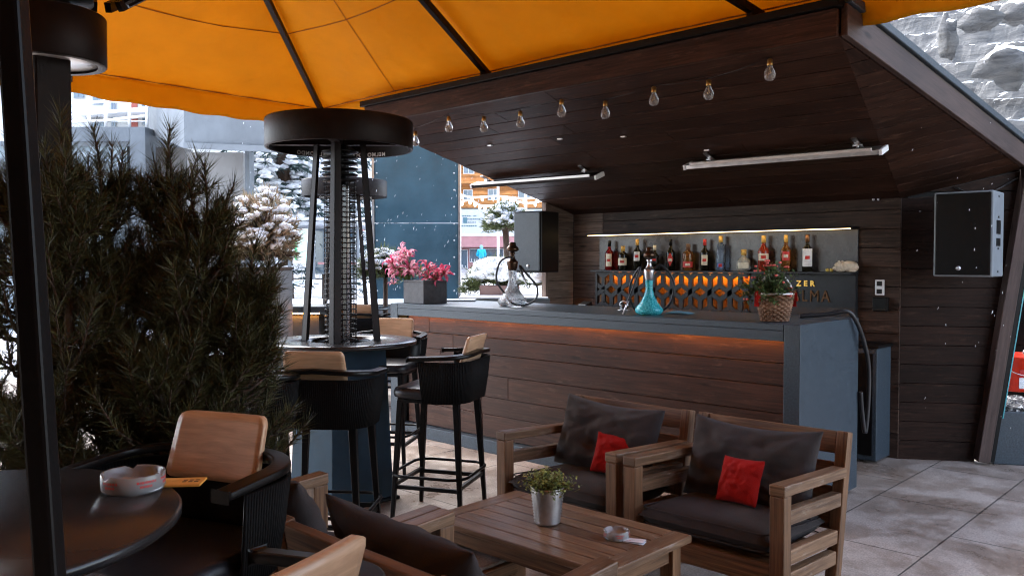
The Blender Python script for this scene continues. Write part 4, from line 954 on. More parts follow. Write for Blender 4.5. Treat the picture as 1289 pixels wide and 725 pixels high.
def hookah(p, label, mg, h_vase, scale, mstem, hose_pts, mtop):
    t = T('hookah', label, 'hookah', p, 0, 'hookahs on the bar'); m = MB(); s = scale
    m.lathe([(0,.0),(.07*s,0),(.085*s,.008),(.098*s,.028*s),(.092*s,.045*s),(.06*s,.085*s),(.035*s,.13*s),(.024*s,.18*s),(.026*s,.225*s),(.030*s,.235*s),(.026*s,.235*s)], (0,0,0), 40); m.build('vase', mg, t)
    z = .232*s; m = MB(); m.lathe([(.024*s,z),(.030*s,z+.015),(.036*s,z+.06),(.037*s,z+.075),(.030*s,z+.08),(.018*s,z+.10),(.012*s,z+.13),(.022*s,z+.14),(.012*s,z+.15)], (0,0,0), 24); m.build('stem', mstem, t)
    z += .15; m = MB(); m.lathe([(.012,z),(.03*s,z+.006),(.042*s,z+.018),(.040*s,z+.035),(.030*s,z+.048),(.022*s,z+.06),(.024*s,z+.075),(.016*s,z+.082),(0,z+.082)], (0,0,0), 24); m.build('bowl', mtop, t)
    m = MB(); m.tube(hose_pts, .0085, 8); hz = m.build('hose', M['cable'], t)
    e0, e1 = Vector(hose_pts[-2]), Vector(hose_pts[-1]); m = MB(); m.tube([e1, e1+(e1-e0).normalized()*.10], [.0075, .006], 8); m.build('mouthpiece', M['steel'], hz); return t
def spl(pts, n=8):
    pts = [Vector(p) for p in pts]; o = []
    for i in range(len(pts)-1):
        p0, p1, p2, p3 = pts[max(i-1,0)], pts[i], pts[i+1], pts[min(i+2,len(pts)-1)]
        for k in range(n):
            t = k/n; o.append(.5*((2*p1)+(-p0+p2)*t+(2*p0-5*p1+4*p2-p3)*t*t+(-p0+3*p1-3*p2+p3)*t**3))
    return o+[pts[-1]]
def RL(r, f, z): v = RT*r+FH*f; return Vector((v.x, v.y, z))
def crackle(name, c, tr):
    m, nt, b = new_mat(name); L = nt.links; tc = nd(nt, 'ShaderNodeTexCoord'); v = nd(nt, 'ShaderNodeTexVoronoi', Scale=70, feature='DISTANCE_TO_EDGE'); L.new(tc.outputs['Object'], v.inputs['Vector'])
    r = ramp(nt, v.outputs['Distance'], [(.0, tuple(min(1, x*1.3+.25) for x in c)), (.10, c), (.45, tuple(x*.45 for x in c))]); L.new(r.outputs[0], b.inputs['Base Color'])
    b.inputs['Roughness'].default_value = .1; b.inputs['Transmission Weight'].default_value = tr; bp = nd(nt, 'ShaderNodeBump', Strength=.6, Distance=.004); L.new(v.outputs['Distance'], bp.inputs['Height']); L.new(bp.outputs[0], b.inputs['Normal']); return m
M['turq'] = crackle('turquoise_crackle_glass', (.015,.56,.66), .25)
M['white_crackle'] = crackle('white_crackle_glass', (.80,.83,.86), .72)
M['dark_bronze'] = mat('dark_bronze', (.07,.04,.025), .3, .85, var=.2)
p = at_z(817, 396, BH)
hookah((p.x, p.y, BH), 'turquoise crackle glass hookah with black hose in the middle of the bar', M['turq'], .25, 1.0, M['steel'],
       spl([RL(.02,0,.30), RL(.07,-.02,.34), RL(.13,-.03,.29), RL(.165,-.03,.20), RL(.14,-.02,.08), RL(.06,.03,.012), RL(-.06,.07,.012), RL(-.12,.06,.10), RL(-.125,0,.22), RL(-.07,-.05,.325), RL(-.115,-.08,.20), RL(-.155,-.09,.10)]), M['dark_bronze'])
p = at_z(645, 385.5, BH)
hookah((p.x, p.y, BH), 'white glass hookah with dark hose at the left part of the bar', M['white_crackle'], .25, 1.25, M['dark_bronze'],
       spl([RL(.02,0,.36), RL(-.02,-.03,.40), RL(-.10,-.03,.36), RL(-.13,-.02,.22), RL(-.06,-.03,.10), RL(.0,-.12,.03), RL(.1,-.06,.012), RL(.19,-.02,.06), RL(.20,0,.16), RL(.12,-.02,.26), RL(.06,-.02,.33), RL(.09,-.05,.24)]), M['dark_bronze'])
# small things on the counter
p = at_z(785, 391, BH); t = T('tea_glass', 'small steel rimmed glass left of the turquoise hookah', 'glass', (p.x, p.y, BH))
mb = MB(); mb.lathe([(0,0),(.030,0),(.034,.05),(.032,.05),(.028,.006),(0,.006)], (0,0,0), 24, cap=False); mb.build('cup', M['glass'], t)
mb = MB(); mb.tube([(.04*math.cos(a), 0, .035+.035*math.sin(a)) for a in [PI*k/12 for k in range(13)]], .003, 6); mb.build('handle', M['steel'], t)
mb = MB(); mb.lathe([(0,.002),(.045,.002),(.047,.006),(0,.0055)], (0,0,0), 24, cap=False); mb.build('saucer', M['steel'], t)
p = at_z(856, 395.5, BH); mb = MB()
def cl(u, v): return Vector((p.x+(u-.5)*.17, p.y+(v-.5)*.10, BH+.008+.012*(1+noise.noise(Vector((u*3, v*3, 2))))*math.sin(PI*u)**.4*math.sin(PI*v)**.4))
mb.grid(cl, 16, 10); tag(mb.build('cleaning_cloth', fabric('pale_blue_cloth', (.18,.42,.55))), 'crumpled pale blue cloth on the bar right of the turquoise hookah', 'cloth'); bpy.data.objects['cleaning_cloth'].modifiers.new('s','SOLIDIFY').thickness = .004
p = at_Y(736, 396, 5.9); t = T('card_terminal', 'small dark box shaped device behind the counter near the return wall', 'device', (p.x, p.y, 1.02))
mb = MB(); mb.hexa([(-.06,-.05,0),(.06,-.05,0),(.06,.05,0),(-.06,.05,0),(-.05,-.04,.10),(.05,-.04,.10),(.05,.05,.13),(-.05,.05,.13)]); mb.build('body', M['black_plastic'], t, bevel=.006)
mb = MB(); mb.hexa([(-.04,-.043,.07),(.04,-.043,.07),(.04,-.0395,.098),(-.04,-.0395,.098),(-.04,-.045,.07),(.04,-.045,.07),(.04,-.0415,.098),(-.04,-.0415,.098)]); mb.build('screen', mat('grey_screen', (.3,.33,.36), .2), t)
# work surface inside the bar, carrying the device
mb = MB(); mb.box(-5.35, -4.2, 5.62, 6.2, .985, 1.018); wt = T('work_counter', 'low dark work counter behind the bar at left', 'counter', (-4.8, 5.9, 0)); mb.build('worktop', M['slate'], wt, 'w', .004)
mb = MB(); mb.box(-5.30, -4.25, 5.66, 6.16, .0, .983); mb.build('body', M['black_metal'], wt, 'w')
# basket with flowers
p = at_z(975, 404.5, BH); bk = T('wicker_basket', 'tapered wicker basket with white arched handle and red ribbon on the bar', 'basket', (p.x, p.y, BH))
M['wicker'] = wood('brown_wicker', (.10,.045,.022), (.30,.17,.10), .6, sx=8, sy=30, pv=.45, knots=False); M['white_wicker'] = mat('whitewashed_wicker', (.70,.68,.66), .6, var=.2, vs=60)
mb = MB(); mw = MB(); H = .165; ns = 13
for k in range(13):
    z = .008+k*H/13; r = .073+.034*z/H
    pts = [((r+.0035*(1 if (q+k) % 2 else -1))*math.cos(q*PI/ns), (r+.0035*(1 if (q+k) % 2 else -1))*math.sin(q*PI/ns), z) for q in range(2*ns)] if False else [((r+.0065*math.cos(ns*a+PI*k))*math.cos(a), (r+.0065*math.cos(ns*a+PI*k))*math.sin(a), z) for a in [2*PI*q/88 for q in range(88)]]
    mb.tube(pts, .0068, 5, closed=True)
for q in range(ns*2): a = 2*PI*q/(ns*2)+PI/ns/2; mb.tube([(.072*math.cos(a), .072*math.sin(a), .002), (.107*math.cos(a), .107*math.sin(a), H+.004)], .0042, 5)
mb.build('body', M['wicker'], bk)
mb = MB(); mb.lathe([(0,.002),(.07,.002),(.07,.008),(0,.008)], (0,0,0), 24, cap=False); mb.lathe([(0,.14),(.098,.14)], (0,0,0), 24, cap=False); mb.build('floor', M['bark'], bk)
mb = MB()
for o in (-.007, .007): mb.tube([tuple(RL(.104*math.cos(a), o, H-.005+.125*math.sin(a))) for a in [PI*k/24 for k in range(25)]], .0065, 6)
mb.tube([((.108)*math.cos(a), .108*math.sin(a), H+.004) for a in [2*PI*q/40 for q in range(40)]], .007, 6, closed=True)
mb.build('handle', M['white_wicker'], bk)
for s, x in ((1, .10), (-1, -.104)):
    mb = MB()
    for z0, z1, w, o in ((H+.02, H-.075, .016, .02), (H+.015, H-.04, .013, -.012), (H+.012, H+.035, .012, .0)):
        a = RL(x*1.06, o-.03, z0); b = RL(x*(1.10 if z1 < z0 else .55), o-.035, z1); sd = RL(.7, -.7, 0).normalized()*w; n = RL(.7,.7,0).normalized()*.003
        mb.hexa([a-sd, a+sd, a+sd+n, a-sd+n, b-sd, b+sd, b+sd+n, b-sd+n])
    mb.build('ribbon', M['red_cloth'], bk)
fp = T('flowering_plant', 'green plant with small red flowers growing in the wicker basket', 'plant', (p.x-RT.x*.028, p.y-RT.y*.028, BH+.142)); mb = MB(); ms = MB(); M['bud'] = island_mat('coral_red_buds', (.5,.03,.03), (.75,.18,.15), .5)
for i in range(170):
    a = rnd.uniform(0, 2*PI); el = rnd.uniform(-.1, 1.5); L = rnd.uniform(.09, .23); d = Vector((math.cos(a)*math.cos(el)*.85, math.sin(a)*math.cos(el)*.85, math.sin(el))); b0 = Vector((rnd.gauss(0,.03), rnd.gauss(0,.03), 0)); tip = b0+d*L; ms.tube([b0, tip], .001, 3)
    for k in range(15): c = b0.lerp(tip, rnd.uniform(.3,1.0)); mb.leaf(c, (rnd.gauss(0,1), rnd.gauss(0,1), rnd.gauss(.2,.6)), UP, rnd.uniform(.022,.042), rnd.uniform(.012,.020))
    if i % 6 == 0:
        mf = MB()
        for k in range(3): mf.blob(tip+Vector((rnd.gauss(0,.008), rnd.gauss(0,.008), .008)), .008, .008, .007, i, .3, 6, 4)
        mf.build('flower', M['bud'], fp)
mb.build('leaves', island_mat('dark_small_leaves', (.03,.06,.02), (.15,.21,.07), .5, .15), fp); ms.build('stems', M['bark'], fp)
# thick hose over the bar end
mb = MB(); X = BX1; pts = spl([(X-.25,5.15,BH+.014),(X-.10,5.24,BH+.03),(X-.01,5.29,BH+.05),(X+.028,5.34,BH-.0),(X+.045,5.44,BH-.14),(X+.05,5.52,BH-.32),(X+.045,5.535,BH-.55),(X+.03,5.53,BH-.75),(X+.02,5.50,BH-.62),(X+.02,5.47,BH-.48)], 8); mb.tube(pts, .014, 10)
tag(mb.build('rubber_hose', M['cable']), 'thick black hose draped over the right end of the bar', 'hose')

# ================================================================ ON THE HUT: heater bars, bulbs, speakers
M['heat_glass'] = mat('pale_heater_tube', (.55,.52,.50), .3, .3, var=.05)
def ceil_z(y): return A_.z + (KZ-A_.z)*(y-A_.y)/(KY-A_.y)
def heat_bar(a, b, bxs, label, mface):
    t = T('infrared_heater_bar', label, 'heater', (a+b)/2, 0, 'infrared heater bars under the hut ceiling'); m = MB(); d = (b-a).normalized(); up = Vector((0, -.35, .94))
    m.beam(a, b, .115, .032, Vector((0, .94, .35))); m.build('housing', mface, t, 'w', .004)
    m = MB(); dn = Vector((0, -.34, -.94)); m.beam(a+d*.04+Vector((0,-.063,-.0)), b-d*.04+Vector((0,-.063,-.0)), .012, .024, Vector((0,1,0))); m.build('tube', M['heat_glass'], t, 'w', .003)
    for e, s in ((a, -1), (b, 1)):
        m = MB(); m.beam(e+d*s*.001, e+d*s*.022, .12, .038, Vector((0, .94, .35))); m.build('end_cap', M['white_paint'] if mface is not M['black_metal'] else M['black_metal'], t, 'w', .003)
    for x in bxs:
        m = MB(); zc = ceil_z(5.43); m.tube([(x, 5.45, a.z+.015), (x, 5.43, zc-.03)], .009, 8); m.beam((x-.0, 5.37, zc-.004+.018), (x, 5.50, zc-.03-.004+.0), .035, .008, (1,0,0)); m.tube([(x-.03, 5.44, a.z+.03),(x+.03,5.44,a.z+.03)], .008, 6); m.build('bracket', M['steel'], t, 'w')
Yh = 5.45
heat_bar(at_Y(599, 233, Yh), at_Y(753, 221.5, Yh), [at_Y(612, 222, 5.43).x, at_Y(735, 208, 5.43).x], 'left infrared heater bar under the ceiling with dark casing above the white hookah', M['rust_metal'])
heat_bar(at_Y(868, 208.5, Yh), at_Y(1110, 189, Yh), [at_Y(893, 190, 5.43).x, at_Y(1079, 170, 5.43).x], 'right infrared heater bar with pale front under the ceiling above the bottles', M['galv'])
# string of bulbs
M['bulb_glass'] = mat('clear_bulb_glass', (.9,.9,.9), .03, var=0, trans=.78, ior=1.4)
bl_px = [(523, 176), (565, 158), (609, 158), (655, 152), (707, 138), (762, 140), (823, 123), (892, 115), (969, 90)]
prev = None; YB = 4.36; sc_ = T('bulb_cable', 'thin dark cable carrying the bulbs under the roof edge', 'cable', at_Y(762, 130, YB)); mb = MB(); order = ['leftmost bulb beside the heater head', 'second bulb from the heater head', 'third bulb from the heater head', 'fourth bulb from the heater head', 'fifth bulb from the heater head', 'middle high bulb left of the dark ceiling part', 'third bulb from the hut corner', 'second bulb from the hut corner', 'highest bulb nearest the hut corner']
for i, (px, py) in enumerate(bl_px):
    YB = 4.4
    for _ in range(12): YB += (at_Y(px, py-15, YB).z - ceil_z(YB))*-.8
    YB -= .02; c = at_Y(px, py, YB); zc = ceil_z(YB); k = (c-EYE).length/FPX
    t = T('light_bulb', 'clear pear shaped bulb, ' + order[i], 'bulb', c, 0, 'clear bulbs strung under the hut roof'); r = .030
    m = MB(); m.lathe([(0,-.052),(r*.6,-.047),(r*.95,-.034),(r,-.020),(r*.85,.0),(r*.5,.020),(r*.42,.033)], (0,0,0), 20); m.build('glass', M['bulb_glass'], t)
    m = MB(); m.lathe([(0,.030),(.0145,.030),(.0155,.036),(.0145,.06),(.008,.066),(0,.066)], (0,0,0), 14); m.build('socket', M['brass'], t)
    m = MB(); m.tube([(0,0,.03),(0,0,.005),(.006,0,-.012),(-.006,0,-.018),(0,0,.0)], .0012, 4); m.build('filament', M['brass'], t)
    q = c+UP*.066; top = Vector((c.x, YB, max(zc-.012, q.z+.005))); mb.tube([q, top], .002, 5)
    if prev is not None:
        mid = (prev+top)/2-UP*.02; mb.tube([prev, mid+UP*.012, top], .0016, 5)
    prev = top
mb.build('wire', M['cable'], sc_, 'w')
mb = MB()
for px, py, dy in ((617, 190, 4.75), (705, 178, 4.8), (785, 163, 4.9), (890, 195, 5.3)):
    p = at_Y(px, py, dy); zc = ceil_z(dy); mb.beam((p.x-.02, dy, zc-.008), (p.x+.02, dy, zc-.010), .02, .008)
mb.build('cable_clips', M['steel'], kiosk, 'w')
def speaker(loc, rz, w, d, h, label, shell_m, front_m, side_slots=False, badge=(0, -.38)):
    t = T('wall_speaker', label, 'speaker', loc, rz, 'black box speakers on the hut walls'); m = MB(); m.box(-w/2, w/2, -d, 0, 0, h); c = m.build('cabinet', shell_m, t, bevel=.008)
    m = MB(); m.box(-w/2+.012, w/2-.012, -d-.012, -d-.0005, .012, h-.012); m.build('grille', front_m, t, bevel=.006)
    m = MB(); bx, bz = badge; m.lathe([(0,0),(.016,0),(.016,.004),(0,.005)], (0,0,0), 20); b = m
    b.v = [Vector((bx*w+v.x, -d-.012-v.z, h*(.5+bz)+v.y)) for v in b.v]; b.build('badge', M['steel'], t)
    m = MB(); m.box(-.05, .05, .0005, .05, h*.3, h*.7); m.build('bracket', M['black_metal'], t)
    if side_slots:
        m = MB(); m.box(w/2+.0005, w/2+.004, -d*.70, -d*.35, h*.50, h*.66); m.box(w/2+.0005, w/2+.004, -d*.70, -d*.35, h*.36, h*.45); m.build('handle_slot', M['black_plastic'], t)
        m = MB()
        for zz in (.06, .33, .7, .94):
            m.box(w/2+.0005, w/2+.003, -d*.56, -d*.48, h*zz-.006, h*zz+.006)
        m.build('screws', M['black_plastic'], t)
    return t
M['cab_blue'] = mat('matt_black_vinyl', (.045,.056,.066), .38, var=.15, vs=80, bump=.1, bs=260); M['cab_side'] = mat('grey_painted_plywood', (.20,.22,.24), .4, var=.12)
# left speaker hangs in front of the return wall and looks across the bar towards the terrace
a = at_F(656, 343, 7.35); b = at_F(685, 343, 7.35)
speaker(RF(.30, 7.55, at_F(680, 343, 7.3).z), YAW-.66, .30, .27, .535, 'black wall speaker hung at the left end of the hut beside the return wall', M['black_plastic'], M['cab_blue'], badge=(.05, -.40))
u0 = BK + (BK2-BK)*1.0
ang = math.atan2(dS.y, dS.x)
a = at_Y(1171, 348, 6.63); pl_ = lambda px, py, off: (lambda r: EYE + r*(((BK-nS*off)-EYE).dot(nS)/r.dot(nS)))(ray(px, py))
q0, q1 = pl_(1171, 348, .15), pl_(1248, 347, .15); q2 = pl_(1210, 240, .15)
w = (q1-q0).length; c = (q0+q1)/2; h = q2.z-min(q0.z, q1.z)
YS = 6.37; q0, q1, q2 = at_Y(1172, 348, YS), at_Y(1246, 347, YS), at_Y(1210, 241, YS); speaker(((q0.x+q1.x)/2, YS+.33, q0.z), math.radians(2), q1.x-q0.x, .318, q2.z-q0.z, 'large flat black speaker mounted on the right side wall of the hut', M['cab_side'], M['black_plastic'], True, badge=(-.06, -.40))

# ================================================================ RIGHT EDGE: stone block with bucket, dark shed
p = at_z(1250, 584, 0)
bl = T('stone_block', 'dark stone planter block beside the leaning post at right edge', 'planter', (p.x, p.y, 0), ang-.05)
mb = MB(); mb.box(0, 1.1, 0, .5, 0, .395); mb.build('body', M['slate'], bl, bevel=.008)
def gravel():
    m, nt, b = new_mat('black_white_gravel'); L = nt.links; tc = nd(nt, 'ShaderNodeTexCoord'); v = nd(nt, 'ShaderNodeTexVoronoi', Scale=70); L.new(tc.outputs['Object'], v.inputs['Vector'])
    s = nd(nt, 'ShaderNodeSeparateColor'); L.new(v.outputs['Color'], s.inputs[0]); r = ramp(nt, s.outputs[0], [(.0, (.012,.012,.014)), (.72, (.03,.03,.033)), (.86, (.30,.30,.30)), (1, (.6,.6,.6))]); L.new(r.outputs[0], b.inputs['Base Color'])
    bp = nd(nt, 'ShaderNodeBump', Strength=1, Distance=.01); L.new(v.outputs['Distance'], bp.inputs['Height']); L.new(bp.outputs[0], b.inputs['Normal']); b.inputs['Roughness'].default_value = .5; return m
M['gravel'] = gravel()
mb = MB(); mb.grid(lambda u, v: (.04+1.02*u, .03+.44*v, .42+.05*math.sin(PI*v)+.03*noise.noise(Vector((u*14, v*9, 0)))), 60, 26); mb.grid(lambda u, v: (.04+1.02*u, .03-.01*noise.noise(Vector((u*20, v*4, 1))), .396+(.026)*v), 60, 3); mb.build('gravel_fill', M['gravel'], bl)
bp0 = RF((1281-644.5)/1053*6.72, 6.72, .475)
bu = T('red_bucket', 'red plastic bucket with wire handle on the gravel of the stone block', 'bucket', bp0)
M['red_plastic'] = mat('glossy_red_plastic', (.70,.035,.012), .3, var=.15, vs=10)
mb = MB(); mb.lathe([(0,0),(.150,0),(.155,.004),(.176,.262),(.186,.264),(.186,.285),(.178,.286),(.172,.28),(.150,.01),(0,.008)], (0,0,0), 48, cap=False); mb.build('body', M['red_plastic'], bu)
mb = MB(); mb.tube([tuple(RL(-.182*math.cos(a), -.06-.12*math.sin(a), .262-.13*math.sin(a))) for a in [PI*k/20 for k in range(21)]], .003, 6); mb.build('wire_handle', M['steel'], bu)
mb = MB()
def lab(u, v):
    a = YAW-PI/2+.05+(u-.5)*.9; z = .03+.15*v; r = .1575+.021*z/.262+.0015; return (r*math.cos(a), r*math.sin(a), z)
mb.grid(lab, 10, 4); lb = mb.build('label', M['paper'], bu)
mb = MB()
def lab2(u, v):
    a = YAW-PI/2+.05+(u-.5)*.9; z = .115+.065*v; r = .1575+.021*z/.262+.0022; return (r*math.cos(a), r*math.sin(a), z)
mb.grid(lab2, 10, 3); mb.build('label_band', mat('deep_red_print', (.45,.02,.02), .4), lb)
ld = T('steel_ladle_ring', 'shiny steel ring shaped handle resting on the rim of the red bucket', 'utensil', bp0+UP*.286)
mb = MB(); c0 = RL(-.005, -.172, .03); mb.tube([tuple(c0+RL(.038*math.cos(a), 0, .030*math.sin(a))) for a in [2*PI*k/20 for k in range(20)]], .010, 8, closed=True); mb.build('ring', M['steel'], ld)
mb = MB(); mb.tube([tuple(c0+RL(.04, 0, -.0)), tuple(c0+RL(.06, .16, -.10))], .008, 8); mb.build('shank', M['steel'], ld)
sd_ = T('dark_shed', 'dark timber shed behind the leaning post at right edge', 'shed', (-.5, 8.1, 0)); mb = MB()
for i in range(11): mb.box(-2.3, 1.8, 8.05, 8.09, i*.2+.003, i*.2+.197)
mb.box(-2.3, 1.8, 8.092, 8.12, 0, 2.2); mb.build('plank_wall', M['black_plastic'], sd_, 'w'); mb = MB(); mb.box(-2.3, 1.85, 7.98, 8.3, 2.205, 2.27); mb.build('roof', M['black_metal'], sd_, 'w')


# ================================================================ PINES BY THE NEAR TABLE
def shoot(mb, ms, p, d, L, dens, nl, w=.0017):
    d = Vector(d).normalized(); side = d.orthogonal().normalized(); q = p.copy(); pts = [p.copy()]; n = 6
    bend = Vector((rnd.gauss(0,.12), rnd.gauss(0,.12), .22))
    for i in range(n): d = (d+bend*(1/n)).normalized(); q = q+d*L/n; pts.append(q.copy())
    ms.tube(pts, [.005*(1-.6*i/n) for i in range(n+1)], 4)
    k = int(L*dens)
    for i in range(k):
        t = (i+rnd.random())/k; f = t*n; j = min(int(f), n-1); c = pts[j].lerp(pts[j+1], f-j); ax = (pts[j+1]-pts[j]).normalized()
        a = rnd.uniform(0, 2*PI); u = ax.orthogonal().normalized(); v = ax.cross(u); o = u*math.cos(a)+v*math.sin(a); an = rnd.uniform(.5, 1.1)*(1-.35*max(0, t-.8)/.2)
        mb.needle(c, ax*math.cos(an)+o*math.sin(an)+UP*.12, nl*rnd.uniform(.75, 1.1), w)
def pine(r, f, z0, top, rad, n, label, grp='pines screening the terrace', lean=0):
    p = RF(r, f, z0); t = T('mountain_pine', label, 'pine', p, 0, grp); mb = MB(); ms = MB(); H = top-z0
    tr = [Vector((0,0,0)), Vector((rnd.gauss(0,.02), rnd.gauss(0,.02), H*.5)), Vector((RT.x*lean, RT.y*lean, H-.14))]; mt = MB(); mt.tube(spl(tr, 6), [.022*(1-.75*i/12) for i in range(13)], 7)
    shoot(mb, ms, tr[-1], (0,0,1), .16, 760, .085)
    for i in range(n):
        h = rnd.uniform(.02, .97); a = rnd.uniform(0, 2*PI); b0 = Vector((RT.x*lean*h*h, RT.y*lean*h*h, h*(H-.16)))
        prof = rad*(1.05-h)**.55 if h > .25 else rad*(.75+h)
        L = prof*rnd.uniform(.45, 1.0); el = .55+.5*h
        d = Vector((math.cos(a), math.sin(a), 0)); e = b0+d*L*.72+UP*L*rnd.uniform(.15, .6); m = b0.lerp(e, .5)-UP*.02
        ms.tube([b0, m, e], [.008, .006, .004], 4)
        shoot(mb, ms, e, d*(1-h*.4)+UP*(.8+h), rnd.uniform(.09, .17), 520, .078)
        for k in range(3): c = b0.lerp(e, rnd.uniform(.1, .95)); shoot(mb, ms, c, d+Vector((rnd.gauss(0,.8), rnd.gauss(0,.8), .8)), rnd.uniform(.07, .13), 430, .072)
    mt.build('trunk', M['bark'], t); ms.build('branches', M['bark'], t); mb.build('needles', M['needles'], t); return t
def pr_(px, f): return (px-644.5)/FPX*f
def zt(py, f): return at_F(644, py, f).z
pb_ = T('pine_planter', 'long dark planter box holding the pines beside the small round table', 'planter', RF(-1.44, 2.92), YAW)
mb = MB(); mb.box(-.62, .50, -.17, .17, .03, .56); mb.build('box', M['pot_dark'], pb_, bevel=.008)
mb = MB(); mb.box(-.60, .48, -.15, .15, .561, .575); mb.build('soil', M['bark'], pb_)
for px, py, f, rad, n, lab, ln in ((22, 178, 2.86, .30, 78, 'leftmost pine of the planter, cut by the left picture edge', 0), (80, 150, 2.74, .28, 78, 'tall pine standing in front of the parasol pole', 0),
        (128, 172, 2.92, .30, 82, 'pine with a single pointed shoot right of the parasol pole', 0), (212, 168, 3.02, .31, 90, 'tallest central pine left of the heater', 0), (262, 215, 2.9, .32, 90, 'bushy pine spreading towards the bar stools', .08)):
    pine(pr_(px, f)-ln, f, .575, zt(py, f), rad, n, lab, lean=ln)
pine(pr_(330, 2.98)-.14, 2.98, .575, zt(310, 2.98), .30, 90, 'lowest pine leaning right towards the bar stools', lean=.10)
pine(pr_(45, 2.72), 2.70, .40, zt(470, 2.7), .32, 60, 'small low pine filling the gap under the slanted post')
pine(pr_(205, 2.78), 2.76, .40, zt(400, 2.76), .36, 80, 'small low pine behind the honey oak chair back')

# ================================================================ BACKGROUND (right, forward, up metres)
M['concrete'] = mat('grey_concrete', (.12,.135,.15), .8, var=.2, vs=1.5, bump=.2, bs=30); M['concrete_dark'] = mat('dark_grey_concrete', (.14,.155,.17), .8, var=.2, vs=1.2)
M['panel_blue'] = mat('blue_grey_steel_sheet', (.05,.105,.14), .38, .25, var=.2, vs=2.5, rv=.08); M['plaster'] = mat('white_plaster', (.55,.55,.55), .85, var=.06, vs=1.5); M['beige'] = mat('beige_plaster', (.22,.215,.21), .85, var=.12, vs=.8)
M['win'] = mat('window_glass', (.10,.14,.18), .08, var=.2, vs=.7, spec=.8); M['brick'] = mat('red_brown_cladding', (.36,.10,.08), .8, var=.2, vs=3); M['pinkish'] = mat('faded_pink_paint', (.45,.22,.22), .7, var=.12, vs=2)
M['frame_grey'] = mat('grey_window_frame', (.35,.36,.38), .5)
def VB(mb, px0, px1, py0, py1, f, d):        # block covering pixel box on the plane f, depth d behind it
    r0, _, z1 = V(px0, py0, f); r1, _, z0 = V(px1, py1, f); mb.box(r0, r1, f, f+d, z0, z1)
# dark steel panel
r0, _, z0 = V(472, 376, 10.5); r1 = V(577, 376, 10.5)[0]
dp = T('steel_screen', 'tall blue grey steel panel with riveted edges behind the bar', 'panel', RF((r0+r1)/2, 10.5, z0), YAW)
mb = MB(); mid = at_F(500, 281, 10.5).z; top = 3.7
mb.box(r0, r1, 10.5, 10.56, z0, mid-.004); mb.box(r0, r1, 10.5, 10.56, mid+.004, top); mb.build('sheet', M['panel_blue'], dp, 'v', .004)
mb = MB()
for x in (r0+.03, r1-.05):
    z = z0+.1
    while z < top: mb.blob((x, 10.498, z), .012, .006, .012, 0, 0, 8, 4); z += .21
mb.build('rivets', M['steel'], dp, 'v')
mb = MB(); mb.box(r1+.002, r1+.03, 10.48, 10.6, z0-.1, top); mb.box(r0-.03, r0-.002, 10.48, 10.6, z0-.1, top); mb.build('edge_profile', M['galv'], dp, 'v')
lw = T('low_wall', 'low grey terrace wall with snowy coping under the steel panel', 'wall', RF(-.6, 10.45), YAW)
mb = MB(); mb.box(-3.4, .75, 10.35, 10.75, -.05, .98); mb.build('body', M['concrete'], lw, 'v'); mb = MB()
mb.grid(lambda u, v: (-3.45+4.25*u, 10.32+.46*v, .985+.05*math.sin(PI*v)**.5*(1+.5*noise.noise(Vector((u*12, v*2, 0))))), 80, 6); mb.box(-3.45, .8, 10.33, 10.77, .98, .984); mb.build('snow_cover', M['snow'], lw, 'v')
# terrace railing counter left of the panel, with snow and amber light like the bar
sc2 = T('side_counter', 'low dark side counter with thin amber light behind the heater', 'counter', RF(-2.3, 8.0), YAW)
mb = MB(); VB(mb, 300, 408, 386, 393, 8.6, .5); mb.build('top', M['slate'], sc2, 'v'); mb = MB(); VB(mb, 300, 402, 398, 480, 8.65, .35); mb.build('front', M['concrete_dark'], sc2, 'v'); mb = MB(); VB(mb, 352, 402, 394, 395.5, 8.62, .01); mb.build('light_strip', M['amber_led'], sc2, 'v')
# concrete platform, pillar, canopy roof
cb = T('concrete_building', 'grey concrete building with flat canopy roof, pillar and stone infill at left', 'building', RF(-6.5, 17), YAW)
F1 = 17.0
mb = MB(); VB(mb, 60, 163, 160, 178, F1, 3); VB(mb, -120, 163, 178, 184, F1+.1, 2.8); mb.build('parapet_beam', M['concrete'], cb, 'v')
mb = MB(); VB(mb, 163, 186, 160, 420, F1-.05, .5); mb.build('pillar', M['concrete'], cb, 'v')
def stone():
    m, nt, b = new_mat('snowy_stone_masonry'); L = nt.links; tc = nd(nt, 'ShaderNodeTexCoord'); v = nd(nt, 'ShaderNodeTexVoronoi', Scale=4.2); mp = nd(nt, 'ShaderNodeMapping'); mp.inputs['Scale'].default_value = (1, 1, 1.7); L.new(tc.outputs['Object'], mp.inputs[0]); L.new(mp.outputs[0], v.inputs['Vector'])
    s = nd(nt, 'ShaderNodeSeparateColor'); L.new(v.outputs['Color'], s.inputs[0]); r = ramp(nt, s.outputs[0], [(0, (.13,.16,.17)), (.6, (.20,.24,.26)), (1, (.30,.34,.36))]); L.new(r.outputs[0], b.inputs['Base Color']); b.inputs['Roughness'].default_value = .8
    bp = nd(nt, 'ShaderNodeBump', Strength=.8, Distance=.1); L.new(v.outputs['Distance'], bp.inputs['Height']); bp.invert = True; L.new(bp.outputs[0], b.inputs['Normal']); return m
M['stone'] = stone()
mb = MB(); VB(mb, -120, 163, 184, 420, F1+.15, .6); mb.build('stone_wall', M['stone'], cb, 'v')
mb = MB(); VB(mb, 186, 235, 186, 420, F1+.8, .4); VB(mb, 235, 308, 192, 420, F1-.2, .4); mb.build('rendered_wall', M['beige'], cb, 'v')
mb = MB(); VB(mb, 308, 316, 190, 420, F1-.6, .3); mb.build('corner_post', M['concrete'], cb, 'v')
a = V(186, 168, 18.0); b_ = V(232, 187, 15.0); c = V(455, 197, 13.2); d = V(455, 172, 18.0)
